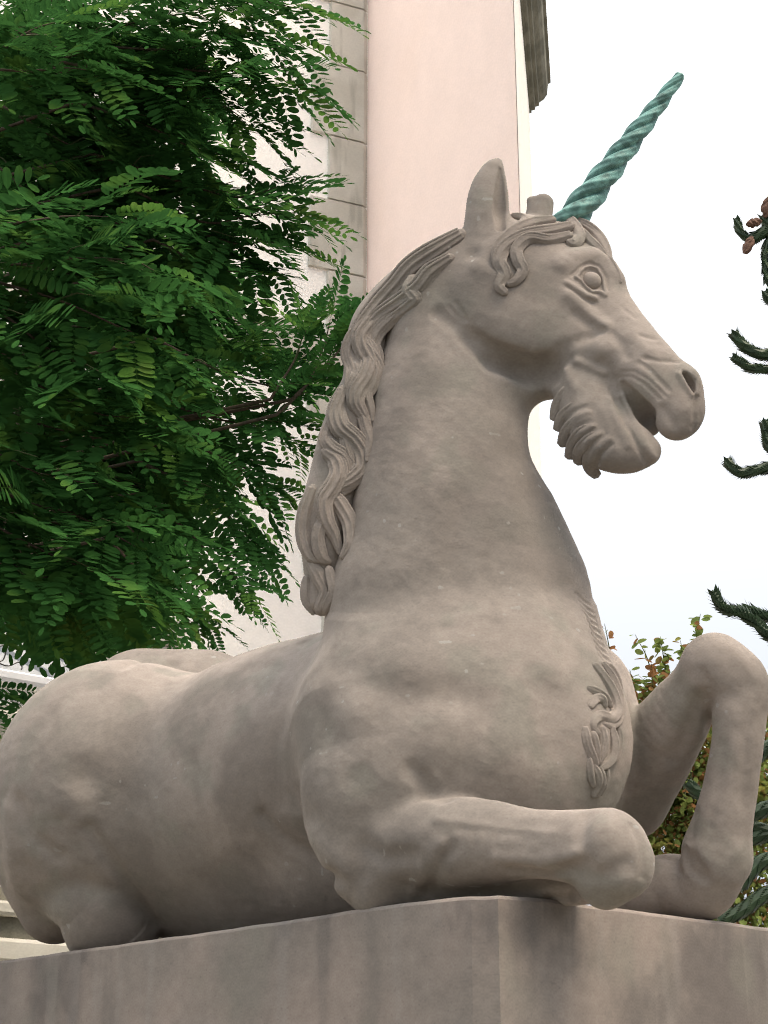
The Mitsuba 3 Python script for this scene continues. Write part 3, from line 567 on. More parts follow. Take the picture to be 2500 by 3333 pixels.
# hair: group, line of the lock, width, strands, thickness, lift, taper, the way it faces
LOCKS = [
    ('mane', [(0.2217, 4.3833, 4.0462), (0.1504, 4.3875, 3.9985), (0.0795, 4.4005, 3.9508), (0.0354, 4.4209, 3.9022), (-0.0088, 4.4368, 3.8561), (-0.0529, 4.4424, 3.8001), (-0.0792, 4.4461, 3.758), (-0.0922, 4.4504, 3.7261)], 0.0674, 8, 1, 0, 0.35, (-0.0064, -0.8888, -0.4583)),
    ('mane', [(0.1889, 4.3643, 3.9611), (0.1316, 4.3709, 3.9203), (0.0964, 4.3836, 3.8779), (0.0439, 4.4088, 3.8419), (-0.0132, 4.434, 3.8105), (-0.0484, 4.4408, 3.77), (-0.0658, 4.4395, 3.7305)], 0.0521, 6, 1, 0, 0.35, (-0.0096, -0.891, -0.4539)),
    ('mane', [(0.0835, 4.3872, 3.9092), (0.0701, 4.3865, 3.8696), (0.0875, 4.3864, 3.8402), (0.0614, 4.4052, 3.8205), (0.0088, 4.4348, 3.7914), (-0.0308, 4.444, 3.757), (-0.0438, 4.4408, 3.7166)], 0.0428, 6, 1, 0, 0.35, (-0.0068, -0.8937, -0.4486)),
    ('mane', [(-0.0968, 4.454, 3.7472), (-0.057, 4.445, 3.7235), (-0.0376, 4.4417, 3.6785), (-0.0505, 4.4389, 3.6246), (-0.0737, 4.4328, 3.5838), (-0.0795, 4.4317, 3.5408), (-0.0604, 4.437, 3.5055), (-0.0414, 4.442, 3.4721)], 0.0572, 8, 1, 0, 0.35, (0.0127, -0.911, -0.4123)),
    ('mane', [(-0.0307, 4.4446, 3.7427), (-0.0193, 4.4476, 3.6861), (-0.0305, 4.4447, 3.632), (-0.0521, 4.4396, 3.5821), (-0.0389, 4.4385, 3.525), (-0.0327, 4.4372, 3.4869)], 0.0369, 5, 1, 0, 0.35, (0.007, -0.9111, -0.4121)),
    ('mane', [(-0.1072, 4.462, 3.6928), (-0.0787, 4.4492, 3.6628), (-0.074, 4.4393, 3.6248), (-0.0954, 4.4358, 3.5851), (-0.1168, 4.4358, 3.552)], 0.0425, 5, 1, 0, 0.35, (0.0193, -0.9099, -0.4143)),
    ('mane', [(-0.1129, 4.4411, 3.5827), (-0.1339, 4.4391, 3.5205), (-0.1222, 4.4367, 3.468), (-0.0842, 4.4408, 3.4325), (-0.06, 4.446, 3.3929), (-0.0598, 4.4479, 3.3477), (-0.0939, 4.4503, 3.3147), (-0.1363, 4.4494, 3.2888), (-0.1571, 4.4482, 3.2565)], 0.0582, 8, 1, 0, 0.35, (0.0222, -0.9266, -0.3754)),
    ('mane', [(-0.1629, 4.4451, 3.3972), (-0.1352, 4.4416, 3.3727), (-0.1262, 4.4419, 3.3316), (-0.143, 4.4456, 3.2919), (-0.1657, 4.451, 3.2531), (-0.1595, 4.4617, 3.2027), (-0.1357, 4.4762, 3.1584), (-0.1203, 4.486, 3.1124)], 0.0505, 6, 1, 0, 0.35, (0.0302, -0.9363, -0.3498)),
    ('mane', [(-0.1511, 4.4479, 3.4821), (-0.1634, 4.4466, 3.4349), (-0.1414, 4.4413, 3.4031), (-0.1113, 4.4406, 3.3816), (-0.0982, 4.4455, 3.3421), (-0.1151, 4.4479, 3.311)], 0.04, 5, 1, 0, 0.35, (0.0271, -0.9271, -0.3739)),
    ('mane', [(-0.1404, 4.4519, 3.2715), (-0.1174, 4.463, 3.2393), (-0.0933, 4.467, 3.1911), (-0.0929, 4.4631, 3.1315), (-0.1163, 4.468, 3.0931)], 0.0449, 6, 1, 0, 0.35, (0.0237, -0.942, -0.3347)),
    ('mane', [(-0.1966, 4.4651, 3.2947), (-0.2174, 4.4781, 3.2267), (-0.2214, 4.4929, 3.1687), (-0.2038, 4.4991, 3.1124), (-0.1781, 4.4983, 3.0942)], 0.0469, 6, 1, 0, 0.35, (0.0427, -0.9424, -0.3317)),
    ('mane', [(-0.1698, 4.4637, 3.2034), (-0.1823, 4.4762, 3.1539), (-0.1711, 4.49, 3.1049), (-0.1483, 4.4974, 3.0895)], 0.0359, 5, 1, 0, 0.35, (0.0354, -0.9453, -0.3244)),
    ('mane', [(-0.204, 4.5087, 3.0977), (-0.178, 4.5129, 3.05), (-0.1591, 4.5213, 3.0083), (-0.176, 4.5351, 2.9683), (-0.1729, 4.5483, 2.9546)], 0.0395, 6, 1, 0, 0.35, (0.0375, -0.9537, -0.2984)),
    ('mane', [(-0.1524, 4.4984, 3.072), (-0.1365, 4.4989, 3.0101), (-0.1553, 4.5222, 2.9688), (-0.1677, 4.5453, 2.9537)], 0.0305, 5, 1, 0, 0.35, (0.0323, -0.9546, -0.2962)),
    ('mane', [(-0.2129, 4.5338, 3.0567), (-0.2141, 4.5417, 3.0013), (-0.1952, 4.5521, 2.9575)], 0.0324, 5, 1, 0, 0.35, (0.0436, -0.9544, -0.2952)),
    ('mane', [(0, 4.4429, 3.8444), (-0.0397, 4.441, 3.7945), (-0.0659, 4.4404, 3.7455), (-0.0525, 4.4427, 3.6982), (-0.0244, 4.4452, 3.6514), (-0.033, 4.4421, 3.5975), (-0.0519, 4.4369, 3.5525)], 0.0557, 6, 1, 0, 0.35, (0.0078, -0.9042, -0.427)),
    ('mane', [(-0.0529, 4.4431, 3.7955), (-0.088, 4.4507, 3.7505), (-0.101, 4.4547, 3.7039), (-0.0874, 4.4484, 3.6528), (-0.0956, 4.4401, 3.6013), (-0.1143, 4.437, 3.562)], 0.0445, 5, 1, 0, 0.35, (0.0183, -0.9058, -0.4233)),
    ('mane', [(0.0702, 4.4018, 3.8383), (0.0176, 4.4286, 3.7981), (-0.0194, 4.444, 3.7618), (-0.0307, 4.4463, 3.7144), (-0.0131, 4.4489, 3.6723)], 0.0409, 5, 1, 0, 0.35, (-0.001, -0.8992, -0.4375)),
    ('mane', [(-0.0648, 4.4364, 3.524), (-0.0516, 4.4384, 3.4687), (-0.0385, 4.4319, 3.4196), (-0.0469, 4.4269, 3.3623)], 0.0328, 5, 1, 0, 0.35, (0.0105, -0.9233, -0.384)),
    ('mane', [(-0.1116, 4.4353, 3.4395), (-0.0985, 4.4429, 3.3871), (-0.0771, 4.4534, 3.3544), (-0.0854, 4.4578, 3.3103), (-0.1192, 4.4556, 3.2729)], 0.0399, 5, 1, 0, 0.35, (0.0206, -0.9302, -0.3665)),
    ('forelock', [(0.541, 4.3741, 4.0711), (0.4757, 4.3507, 4.0409), (0.3985, 4.3296, 4.0132), (0.3441, 4.3182, 3.9705), (0.3252, 4.3113, 3.9226), (0.3387, 4.3074, 3.8817), (0.323, 4.3062, 3.8425), (0.3397, 4.3059, 3.8211)], 0.0401, 5, 1, 0.0052, 0.5, (-0.0782, -0.8764, -0.4752)),
    ('forelock', [(0.5323, 4.3486, 4.0268), (0.4686, 4.3341, 4.0019), (0.4125, 4.3228, 4.0025), (0.3759, 4.315, 3.9618), (0.3795, 4.3081, 3.921), (0.3905, 4.3046, 3.8899), (0.3724, 4.3037, 3.8585), (0.3488, 4.3042, 3.8462)], 0.0348, 5, 1, 0.0052, 0.5, (-0.0832, -0.8763, -0.4746)),
    ('forelock', [(0.4906, 4.3934, 4.1022), (0.4342, 4.3673, 4.0773), (0.3871, 4.3428, 4.0435), (0.35, 4.3282, 4.0056), (0.324, 4.3188, 3.9659), (0.3166, 4.3126, 3.9234), (0.327, 4.3093, 3.8924)], 0.0351, 5, 1, 0.0053, 0.5, (-0.0755, -0.8724, -0.4829)),
    ('forelock', [(0.5289, 4.4276, 4.1319), (0.5491, 4.3958, 4.0864), (0.5615, 4.3649, 4.0329), (0.5426, 4.3489, 3.9972), (0.5266, 4.3443, 4.0046)], 0.0354, 5, 1, 0.0053, 0.5, (-0.1074, -0.8675, -0.4858)),
    ('forelock', [(0.5583, 4.4217, 4.1153), (0.6085, 4.4199, 4.0767), (0.6332, 4.3939, 4.017), (0.6457, 4.3715, 3.963)], 0.0374, 5, 1, 0.0053, 0.5, (-0.1206, -0.868, -0.4817)),
    ('forelock', [(0.5592, 4.3799, 4.0673), (0.587, 4.368, 4.0207), (0.6153, 4.3599, 3.9834), (0.6357, 4.3579, 3.9527)], 0.03, 5, 1, 0.0053, 0.5, (-0.1194, -0.8696, -0.4792)),
    ('forelock', [(0.6338, 4.3597, 3.9636), (0.6525, 4.3564, 3.9224), (0.6691, 4.3526, 3.8764)], 0.0262, 4, 1, 0.0052, 0.5, (-0.1309, -0.875, -0.4661)),
    ('forelock', [(0.375, 4.4149, 4.1277), (0.4055, 4.3892, 4.1029), (0.3883, 4.3548, 4.0532), (0.3672, 4.3385, 4.0341)], 0.0231, 4, 1, 0.0053, 0.5, (-0.0762, -0.8674, -0.4917)),
    ('beard', [(0.5192, 4.3376, 3.5439), (0.4991, 4.3478, 3.5225), (0.4828, 4.3643, 3.4974), (0.4727, 4.3765, 3.4657)], 0.039, 4, 0.16, -0.0119, 0.62, (-0.1032, -0.9112, -0.3989)),
    ('beard', [(0.5393, 4.3245, 3.4865), (0.5132, 4.3373, 3.4737), (0.4928, 4.3582, 3.4607), (0.4791, 4.3748, 3.4346)], 0.0359, 4, 0.16, -0.0118, 0.62, (-0.1064, -0.9139, -0.3917)),
    ('beard', [(0.5571, 4.3118, 3.4408), (0.5292, 4.3281, 3.4332), (0.5045, 4.3554, 3.4173), (0.4903, 4.3749, 3.3907)], 0.0401, 4, 0.16, -0.0118, 0.62, (-0.1098, -0.9167, -0.3843)),
    ('beard', [(0.5675, 4.305, 3.408), (0.5371, 4.3213, 3.3968), (0.5193, 4.3492, 3.3784), (0.508, 4.3724, 3.3515)], 0.0371, 4, 0.16, -0.0117, 0.62, (-0.1129, -0.9189, -0.3779)),
    ('beard', [(0.5865, 4.2982, 3.3826), (0.5569, 4.3128, 3.3707), (0.536, 4.3419, 3.3537), (0.5332, 4.3699, 3.3342)], 0.0398, 4, 0.16, -0.0117, 0.62, (-0.1175, -0.92, -0.3739)),
    ('beard', [(0.6045, 4.2962, 3.3639), (0.5779, 4.3077, 3.3506), (0.5612, 4.3349, 3.3346), (0.5642, 4.3668, 3.3185), (0.5825, 4.38, 3.3002)], 0.0369, 4, 0.16, -0.0117, 0.62, (-0.1228, -0.9215, -0.3683)),
    ('chest_hair', [(0.5479, 4.3362, 2.7539), (0.5711, 4.3416, 2.7225), (0.5919, 4.3477, 2.6871), (0.6029, 4.3473, 2.6503), (0.5971, 4.3364, 2.6234), (0.5791, 4.3182, 2.6087), (0.5533, 4.2994, 2.6107), (0.5356, 4.2866, 2.5981), (0.5306, 4.2841, 2.5792), (0.5444, 4.2884, 2.5604)], 0.0295, 5, 0.75, 0.0008, 0.5, (-0.1263, -0.9645, -0.2321)),
    ('chest_hair', [(0.574, 4.3693, 2.7669), (0.5959, 4.3752, 2.7353), (0.6118, 4.3761, 2.6942), (0.6164, 4.3658, 2.6507), (0.6055, 4.3454, 2.6094), (0.5826, 4.3217, 2.5902), (0.5587, 4.3051, 2.592)], 0.0228, 4, 0.75, 0.0008, 0.5, (-0.1311, -0.9631, -0.2352)),
    ('chest_hair', [(0.5969, 4.4025, 2.7716), (0.6145, 4.4062, 2.7392), (0.6243, 4.4063, 2.7059)], 0.0178, 3, 0.75, 0.0008, 0.5, (-0.1333, -0.9595, -0.2481)),
    ('chest_hair', [(0.5267, 4.2855, 2.6314), (0.5431, 4.2968, 2.655), (0.5619, 4.3085, 2.6563), (0.5696, 4.3136, 2.6382)], 0.0208, 3, 0.75, 0.0008, 0.5, (-0.1234, -0.9643, -0.2343)),
    ('chest_hair', [(0.5242, 4.2938, 2.6817), (0.5489, 4.3056, 2.675), (0.5714, 4.3195, 2.6622), (0.5857, 4.3279, 2.6416)], 0.0209, 3, 0.75, 0.0008, 0.5, (-0.1246, -0.9633, -0.238)),
    ('chest_hair', [(0.5093, 4.2701, 2.5721), (0.5138, 4.2756, 2.5338), (0.5263, 4.2868, 2.5048), (0.5391, 4.2976, 2.4835)], 0.0222, 3, 0.75, 0.0008, 0.5, (-0.1183, -0.9707, -0.2093)),
    ('chest_hair', [(0.5298, 4.2826, 2.563), (0.537, 4.2901, 2.5291), (0.5426, 4.2988, 2.49)], 0.0205, 3, 0.75, 0.0008, 0.5, (-0.1213, -0.9702, -0.2097)),
    ('chest_hair', [(0.5559, 4.2995, 2.5803), (0.5594, 4.3017, 2.5467), (0.552, 4.3027, 2.5168), (0.5447, 4.3032, 2.4893)], 0.0223, 3, 0.75, 0.0008, 0.5, (-0.1247, -0.9696, -0.2104)),
    ('chest_hair', [(0.5825, 4.3225, 2.5856), (0.5892, 4.3273, 2.5451), (0.5812, 4.3269, 2.5093), (0.5619, 4.3179, 2.4877), (0.5433, 4.3086, 2.4794)], 0.0258, 4, 0.75, 0.0008, 0.5, (-0.1283, -0.9699, -0.2068)),
    ('chest_hair', [(0.6012, 4.3412, 2.5963), (0.606, 4.344, 2.5568), (0.5957, 4.3403, 2.5161), (0.5756, 4.3322, 2.4922)], 0.0191, 3, 0.75, 0.0008, 0.5, (-0.1327, -0.9687, -0.2099)),
    ('chest_hair', [(0.5266, 4.2971, 2.4834), (0.5408, 4.3095, 2.4545), (0.5365, 4.3208, 2.4333), (0.5301, 4.3271, 2.4095)], 0.0239, 3, 0.75, 0.0008, 0.5, (-0.1205, -0.9742, -0.1909)),
    ('chest_hair', [(0.5452, 4.3114, 2.4785), (0.5513, 4.3217, 2.4491), (0.5469, 4.3304, 2.4312), (0.5404, 4.3353, 2.411)], 0.0223, 3, 0.75, 0.0008, 0.5, (-0.123, -0.9741, -0.1898)),
    ('chest_hair', [(0.5641, 4.3245, 2.4827), (0.5621, 4.3325, 2.4512), (0.5497, 4.3395, 2.4173)], 0.0189, 2, 0.75, 0.0008, 0.5, (-0.1255, -0.9735, -0.1911)),
    ('chest_hair', [(0.5181, 4.2861, 2.4968), (0.521, 4.2975, 2.46), (0.529, 4.3102, 2.4312)], 0.0171, 2, 0.75, 0.0008, 0.5, (-0.1184, -0.9735, -0.1954)),
]
EYEBALL = np.array((0.5853, 4.3426, 3.8718))
HORN = (np.array((0.5175, 4.44, 4.0809)), np.array((0.887, 4.36, 4.5765)))
LOCUST_BRANCHES = [
    ([(-2.2035, 7.4, 6.9842), (-1.6455, 7.4, 6.8725), (-1.1805, 7.4, 6.9842), (-0.7103, 7.4, 7.0593)], 0.4, 1),
    ([(-2.2015, 7.6, 7.3623), (-1.5401, 7.6, 7.2068), (-1.0243, 7.6, 7.2843), (-0.6003, 7.6, 7.2261), (-0.47, 7.6, 7.1971)], 0.4, 1),
    ([(-1.5056, 7.5, 6.8874), (-1.0248, 7.4667, 6.8453), (-0.7409, 7.4333, 6.9335), (-0.5331, 7.4, 6.8873)], 0.4, 1),
    ([(-1.5002, 7.5, 6.7942), (-0.9412, 7.4667, 6.7157), (-0.6403, 7.4333, 6.6929), (-0.4963, 7.4, 6.6063)], 0.4, 1),
    ([(-1.6581, 7.5, 6.7942), (-1.0991, 7.5, 6.6464), (-0.8605, 7.5, 6.5549), (-0.701, 7.5, 6.446)], 0.4, 1),
    ([(-1.5854, 7.6, 6.621), (-1.1814, 7.6, 6.4557), (-0.9882, 7.6, 6.3467), (-0.8603, 7.6, 6.2746)], 0.4, 1),
    ([(-1.5076, 7.7, 6.3726), (-1.1046, 7.7, 6.2272), (-0.7857, 7.7, 6.1192), (-0.6292, 7.7, 6.1461), (-0.5512, 7.7, 6.1767)], 0.4, 1),
    ([(-1.3395, 7.7, 6.1911), (-0.9376, 7.7, 5.9766), (-0.704, 7.7, 6.0032), (-0.5011, 7.7, 6.0299)], 0.4, 1),
    ([(-1.1737, 7.7, 6.0121), (-0.7776, 7.7, 5.8532), (-0.6067, 7.7, 5.8619), (-0.5443, 7.7, 5.8532)], 0.4, 1),
    ([(-1.1672, 7.7, 5.8707), (-0.8816, 7.7, 5.7135), (-0.7262, 7.7, 5.6875)], 0.4, 1),
    ([(-2.1871, 6.9, 6.4644), (-1.8239, 6.9, 6.4817), (-1.6548, 6.9, 6.5682), (-1.5545, 6.9, 6.603)], 0.42, 1),
    ([(-2.1792, 6.9, 6.3787), (-1.7396, 6.9, 6.3275), (-1.5233, 6.9, 6.3445), (-1.3919, 6.9, 6.3309)], 0.42, 1),
    ([(-2.0397, 6.7, 5.4082), (-1.6985, 6.7, 5.3928), (-1.4293, 6.7, 5.4314), (-1.2115, 6.7, 5.4314)], 0.42, 1),
    ([(-1.9981, 6.6, 5.2305), (-1.6582, 6.6, 5.1408), (-1.3284, 6.6, 5.1706), (-1.0886, 6.6, 5.1557), (-0.9936, 6.6, 5.111)], 0.42, 1),
    ([(-1.9913, 6.6, 5.1557), (-1.6514, 6.6, 5.0517), (-1.3815, 6.6, 4.9634), (-1.1385, 6.6, 4.8468), (-1.0716, 6.6, 4.8178)], 0.42, 1),
    ([(-1.9117, 6.6, 5.0075), (-1.6402, 6.6, 4.905), (-1.4327, 6.6, 4.7458), (-1.2311, 6.6, 4.6386), (-1.1377, 6.6, 4.589)], 0.42, 1),
    ([(-1.9275, 6.7, 4.9107), (-1.6516, 6.7, 4.7789), (-1.482, 6.7, 4.6199), (-1.2385, 6.7, 4.4916), (-1.0806, 6.7, 4.4633)], 0.42, 1),
    ([(-1.9301, 6.8, 4.665), (-1.655, 6.8, 4.5491), (-1.3838, 6.8, 4.4487), (-1.1326, 6.8, 4.4345)], 0.42, 1),
    ([(-1.8828, 6.7, 4.4069), (-1.6145, 6.7, 4.295), (-1.4143, 6.7, 4.198), (-1.1937, 6.7, 4.1636)], 0.42, 1),
    ([(-1.8059, 6.7, 4.2672), (-1.5358, 6.7, 4.1019), (-1.2748, 6.7, 4.0203), (-1.0914, 6.7, 3.9258), (-1.0259, 6.7, 3.8856)], 0.42, 1),
    ([(-1.8582, 6.7, 4.1293), (-1.5894, 6.7, 3.9662), (-1.3265, 6.7, 3.8322), (-1.069, 6.7, 3.7395), (-0.9675, 6.7, 3.7197)], 0.42, 1),
    ([(-1.8736, 6.8, 4.0289), (-1.6027, 6.8, 3.8656), (-1.3394, 6.8, 3.758), (-1.2079, 6.8, 3.6914)], 0.4, 1),
    ([(-1.8914, 6.9, 3.9538), (-1.6211, 6.9, 3.8305), (-1.4598, 6.9, 3.7491), (-1.3788, 6.9, 3.6952)], 0.3, 1),
    ([(-1.9552, 7, 3.5229), (-1.8036, 7, 3.4164), (-1.6824, 7, 3.3503), (-1.628, 7, 3.3109)], 0.26, 1),
    ([(-1.2187, 7.6, 5.6088), (-0.9078, 7.6, 5.4393), (-0.6781, 7.6, 5.3387), (-0.5549, 7.6, 5.2224)], 0.4, 1),
    ([(-0.4968, 7.3, 4.7351), (-0.3572, 7.3, 4.8903), (-0.2811, 7.3, 5.0953), (-0.2536, 7.3, 5.2233)], 0.3, 1),
    ([(-0.4273, 7.3, 4.8125), (-0.2442, 7.3, 5.0161), (-0.159, 7.3, 5.1591)], 0.28, 1),
    ([(-0.527, 7.3, 4.8125), (-0.4166, 7.3, 5.0161), (-0.3828, 7.3, 5.1432)], 0.28, 1),
    ([(-1.0974, 7.4, 5.1755), (-0.7994, 7.4, 5.0149), (-0.5067, 7.4, 4.9196), (-0.3332, 7.4, 4.9354)], 0.32, 1),
    ([(-1.2479, 7.5, 4.9805), (-0.875, 7.5, 4.821), (-0.5818, 7.5, 4.7578), (-0.4207, 7.5, 4.6949)], 0.34, 1),
    ([(-1.0901, 7.5, 4.742), (-0.7952, 7.5, 4.6167), (-0.6049, 7.5, 4.5236), (-0.5318, 7.5, 4.4774)], 0.34, 1),
    ([(-1.1552, 7.5, 4.5856), (-0.8607, 7.5, 4.4313), (-0.7278, 7.5, 4.3093), (-0.6393, 7.5, 4.2035)], 0.32, 1),
    ([(-1.1476, 7.5, 4.4313), (-0.9252, 7.5, 4.2487), (-0.7778, 7.5, 4.0988), (-0.6472, 7.5, 3.9802)], 0.28, 1),
    ([(-1.2114, 7.5, 4.279), (-1.0175, 7.5, 4.0839), (-0.8846, 7.5, 3.936), (-0.8103, 7.5, 3.8191)], 0.26, 1),
    ([(-1.2615, 7.4, 4.1688), (-1.0841, 7.4, 3.9776), (-0.9818, 7.4, 3.8615)], 0.28, 1),
    ([(-2.302, 8.3, 7.2458), (-1.9081, 8.3, 6.9829), (-1.5246, 8.3, 6.7839)], 0.4, 1.2),
    ([(-2.1142, 7.9, 6.8384), (-1.7418, 7.9, 6.5906), (-1.3791, 7.9, 6.4031)], 0.44, 1.3),
    ([(-2.546, 8.8, 7.5211), (-2.1282, 8.8, 7.2436), (-1.7218, 8.8, 7.0335)], 0.44, 1.3),
    ([(-2.2694, 8.3, 6.8433), (-1.9399, 8.3, 6.5488), (-1.6227, 8.3, 6.3559)], 0.4, 1.2),
    ([(-2.0844, 7.9, 6.4591), (-1.773, 7.9, 6.1815), (-1.4731, 7.9, 5.9997)], 0.44, 1.3),
    ([(-2.51, 8.8, 7.0962), (-2.1602, 8.8, 6.7853), (-1.824, 8.8, 6.5816)], 0.44, 1.3),
    ([(-2.2456, 8.3, 6.5488), (-1.8761, 8.3, 6.51), (-1.3934, 8.3, 6.6267)], 0.4, 1.2),
    ([(-2.0626, 7.9, 6.1815), (-1.7127, 7.9, 6.145), (-1.2552, 7.9, 6.255)], 0.44, 1.3),
    ([(-2.4837, 8.8, 6.7853), (-2.0926, 8.8, 6.7443), (-1.5824, 8.8, 6.8676)], 0.44, 1.3),
    ([(-2.0241, 8.3, 5.2525), (-1.6578, 8.3, 4.9903), (-1.3054, 8.3, 4.8698)], 0.4, 1.2),
    ([(-1.8563, 7.9, 4.9594), (-1.5099, 7.9, 4.7122), (-1.1763, 7.9, 4.5985)], 0.44, 1.3),
    ([(-2.2446, 8.8, 5.4165), (-1.8559, 8.8, 5.1396), (-1.4827, 8.8, 5.0123)], 0.44, 1.3),
    ([(-1.9844, 8.3, 4.7333), (-1.6362, 8.3, 4.6487), (-1.2431, 8.3, 4.5313)], 0.4, 1.2),
    ([(-1.82, 7.9, 4.4698), (-1.4903, 7.9, 4.39), (-1.1182, 7.9, 4.2792)], 0.44, 1.3),
    ([(-2.2006, 8.8, 4.8682), (-1.8318, 8.8, 4.7789), (-1.4155, 8.8, 4.6548)], 0.44, 1.3),
    ([(-1.9465, 8.3, 5.7929), (-1.5896, 8.3, 5.7929), (-1.2243, 8.3, 5.6104)], 0.4, 1.2),
    ([(-1.7813, 7.9, 5.469), (-1.4432, 7.9, 5.469), (-1.0977, 7.9, 5.2968)], 0.44, 1.3),
    ([(-2.1645, 8.8, 5.9872), (-1.7868, 8.8, 5.9872), (-1.3997, 8.8, 5.7944)], 0.44, 1.3),
    ([(-1.9268, 8.3, 5.52), (-1.563, 8.3, 5.3411), (-1.1358, 8.3, 5.1997)], 0.4, 1.2),
    ([(-1.7634, 7.9, 5.2116), (-1.4192, 7.9, 5.0429), (-1.0148, 7.9, 4.9096)], 0.44, 1.3),
    ([(-2.1426, 8.8, 5.699), (-1.757, 8.8, 5.51), (-1.3044, 8.8, 5.3607)], 0.44, 1.3),
    ([(-2.0716, 8.3, 4.3983), (-1.7849, 8.3, 4.3324), (-1.5569, 8.3, 4.2831)], 0.4, 1.2),
    ([(-1.9035, 7.9, 4.1538), (-1.632, 7.9, 4.0916), (-1.4161, 7.9, 4.0451)], 0.44, 1.3),
    ([(-2.2916, 8.8, 4.5144), (-1.988, 8.8, 4.4448), (-1.7465, 8.8, 4.3927)], 0.44, 1.3),
    ([(-1.7262, 8.3, 6.0715), (-1.4827, 8.3, 6.0154), (-1.236, 8.3, 5.8667)], 0.4, 1.2),
    ([(-1.5719, 7.9, 5.7316), (-1.3414, 7.9, 5.6787), (-1.1081, 7.9, 5.5385)], 0.44, 1.3),
    ([(-1.9324, 8.8, 6.2813), (-1.6746, 8.8, 6.222), (-1.413, 8.8, 6.065)], 0.44, 1.3),
    ([(-2.2083, 8.3, 7.66), (-1.8201, 8.3, 7.5554), (-1.3084, 8.3, 7.4514)], 0.4, 1.2),
    ([(-2.0243, 7.9, 7.2287), (-1.657, 7.9, 7.1301), (-1.1726, 7.9, 7.0321)], 0.44, 1.3),
    ([(-2.4484, 8.8, 7.9584), (-2.0373, 8.8, 7.8479), (-1.4956, 8.8, 7.7382)], 0.44, 1.3),
    ([(-1.8787, 8.3, 6.5488), (-1.562, 8.3, 6.3559), (-1.3202, 8.3, 6.1279)], 0.4, 1.2),
    ([(-1.7151, 7.9, 6.1815), (-1.4156, 7.9, 5.9997), (-1.1872, 7.9, 5.7848)], 0.44, 1.3),
    ([(-2.0955, 8.8, 6.7853), (-1.7597, 8.8, 6.5816), (-1.5031, 8.8, 6.3409)], 0.44, 1.3),
    ([(-2.0649, 8.3, 4.3159), (-1.8914, 8.3, 4.2504), (-1.7635, 8.3, 4.1852)], 0.4, 1.2),
    ([(-1.8974, 7.9, 4.0761), (-1.7331, 7.9, 4.0143), (-1.6121, 7.9, 3.9528)], 0.44, 1.3),
    ([(-2.2843, 8.8, 4.4274), (-2.1004, 8.8, 4.3582), (-1.9648, 8.8, 4.2893)], 0.44, 1.3),
    ([(-1.7444, 8.3, 4.5647), (-1.5639, 8.3, 4.3983), (-1.4099, 8.3, 4.2668)], 0.4, 1.2),
    ([(-1.593, 7.9, 4.3108), (-1.4224, 7.9, 4.1538), (-1.2769, 7.9, 4.0297)], 0.44, 1.3),
    ([(-1.946, 8.8, 4.6902), (-1.7544, 8.8, 4.5144), (-1.591, 8.8, 4.3755)], 0.44, 1.3),
    ([(-2.5442, 8.6, 7.6629), (-2.0476, 8.6, 7.5773), (-1.5708, 8.6, 7.471)], 0.46, 1.5),
    ([(-2.492, 8.6, 7.0534), (-2.0057, 8.6, 6.9713), (-1.5393, 8.6, 6.8795)], 0.46, 1.5),
    ([(-2.4418, 8.6, 6.4684), (-1.9655, 8.6, 6.3895), (-1.5091, 8.6, 6.3111)], 0.46, 1.5),
    ([(-2.3937, 8.6, 5.9065), (-1.9268, 8.6, 5.8307), (-1.48, 8.6, 5.7647)], 0.46, 1.5),
    ([(-2.3474, 8.6, 5.3663), (-1.8896, 8.6, 5.2934), (-1.452, 8.6, 5.239)], 0.46, 1.5),
    ([(-2.3029, 8.6, 4.8466), (-1.8539, 8.6, 4.7764), (-1.425, 8.6, 4.7328)], 0.46, 1.5),
    ([(-2.3371, 8.6, 7.3445), (-1.7939, 8.6, 7.2816), (-1.2334, 8.6, 7.1774)], 0.44, 1.5),
    ([(-2.2345, 8.6, 7.1774), (-1.6922, 8.6, 7.074), (-1.1545, 8.6, 6.9918)], 0.44, 1.5),
    ([(-2.0355, 8.6, 6.8896), (-1.5002, 8.6, 6.8084), (-1.0736, 8.6, 6.7277)], 0.44, 1.5),
    ([(-2.2716, 8.6, 7.6629), (-1.7214, 8.6, 7.5773), (-1.1744, 8.6, 7.4922)], 0.44, 1.5),
    ([(-2.0945, 8.6, 6.4882), (-1.4795, 8.6, 6.4092), (-1.0241, 8.6, 6.3307)], 0.44, 1.5),
    ([(-1.6265, 8.6, 5.9445), (-1.1083, 8.6, 5.8307), (-0.8321, 8.6, 5.7178)], 0.44, 1.5),
    ([(-1.7408, 8.6, 5.0592), (-1.2385, 8.6, 4.9525), (-0.9376, 8.6, 4.8466)], 0.44, 1.5),
    ([(-2.1185, 8.6, 5.6617), (-1.5202, 8.6, 5.5687), (-1.0935, 8.6, 5.4579)], 0.44, 1.5),
]
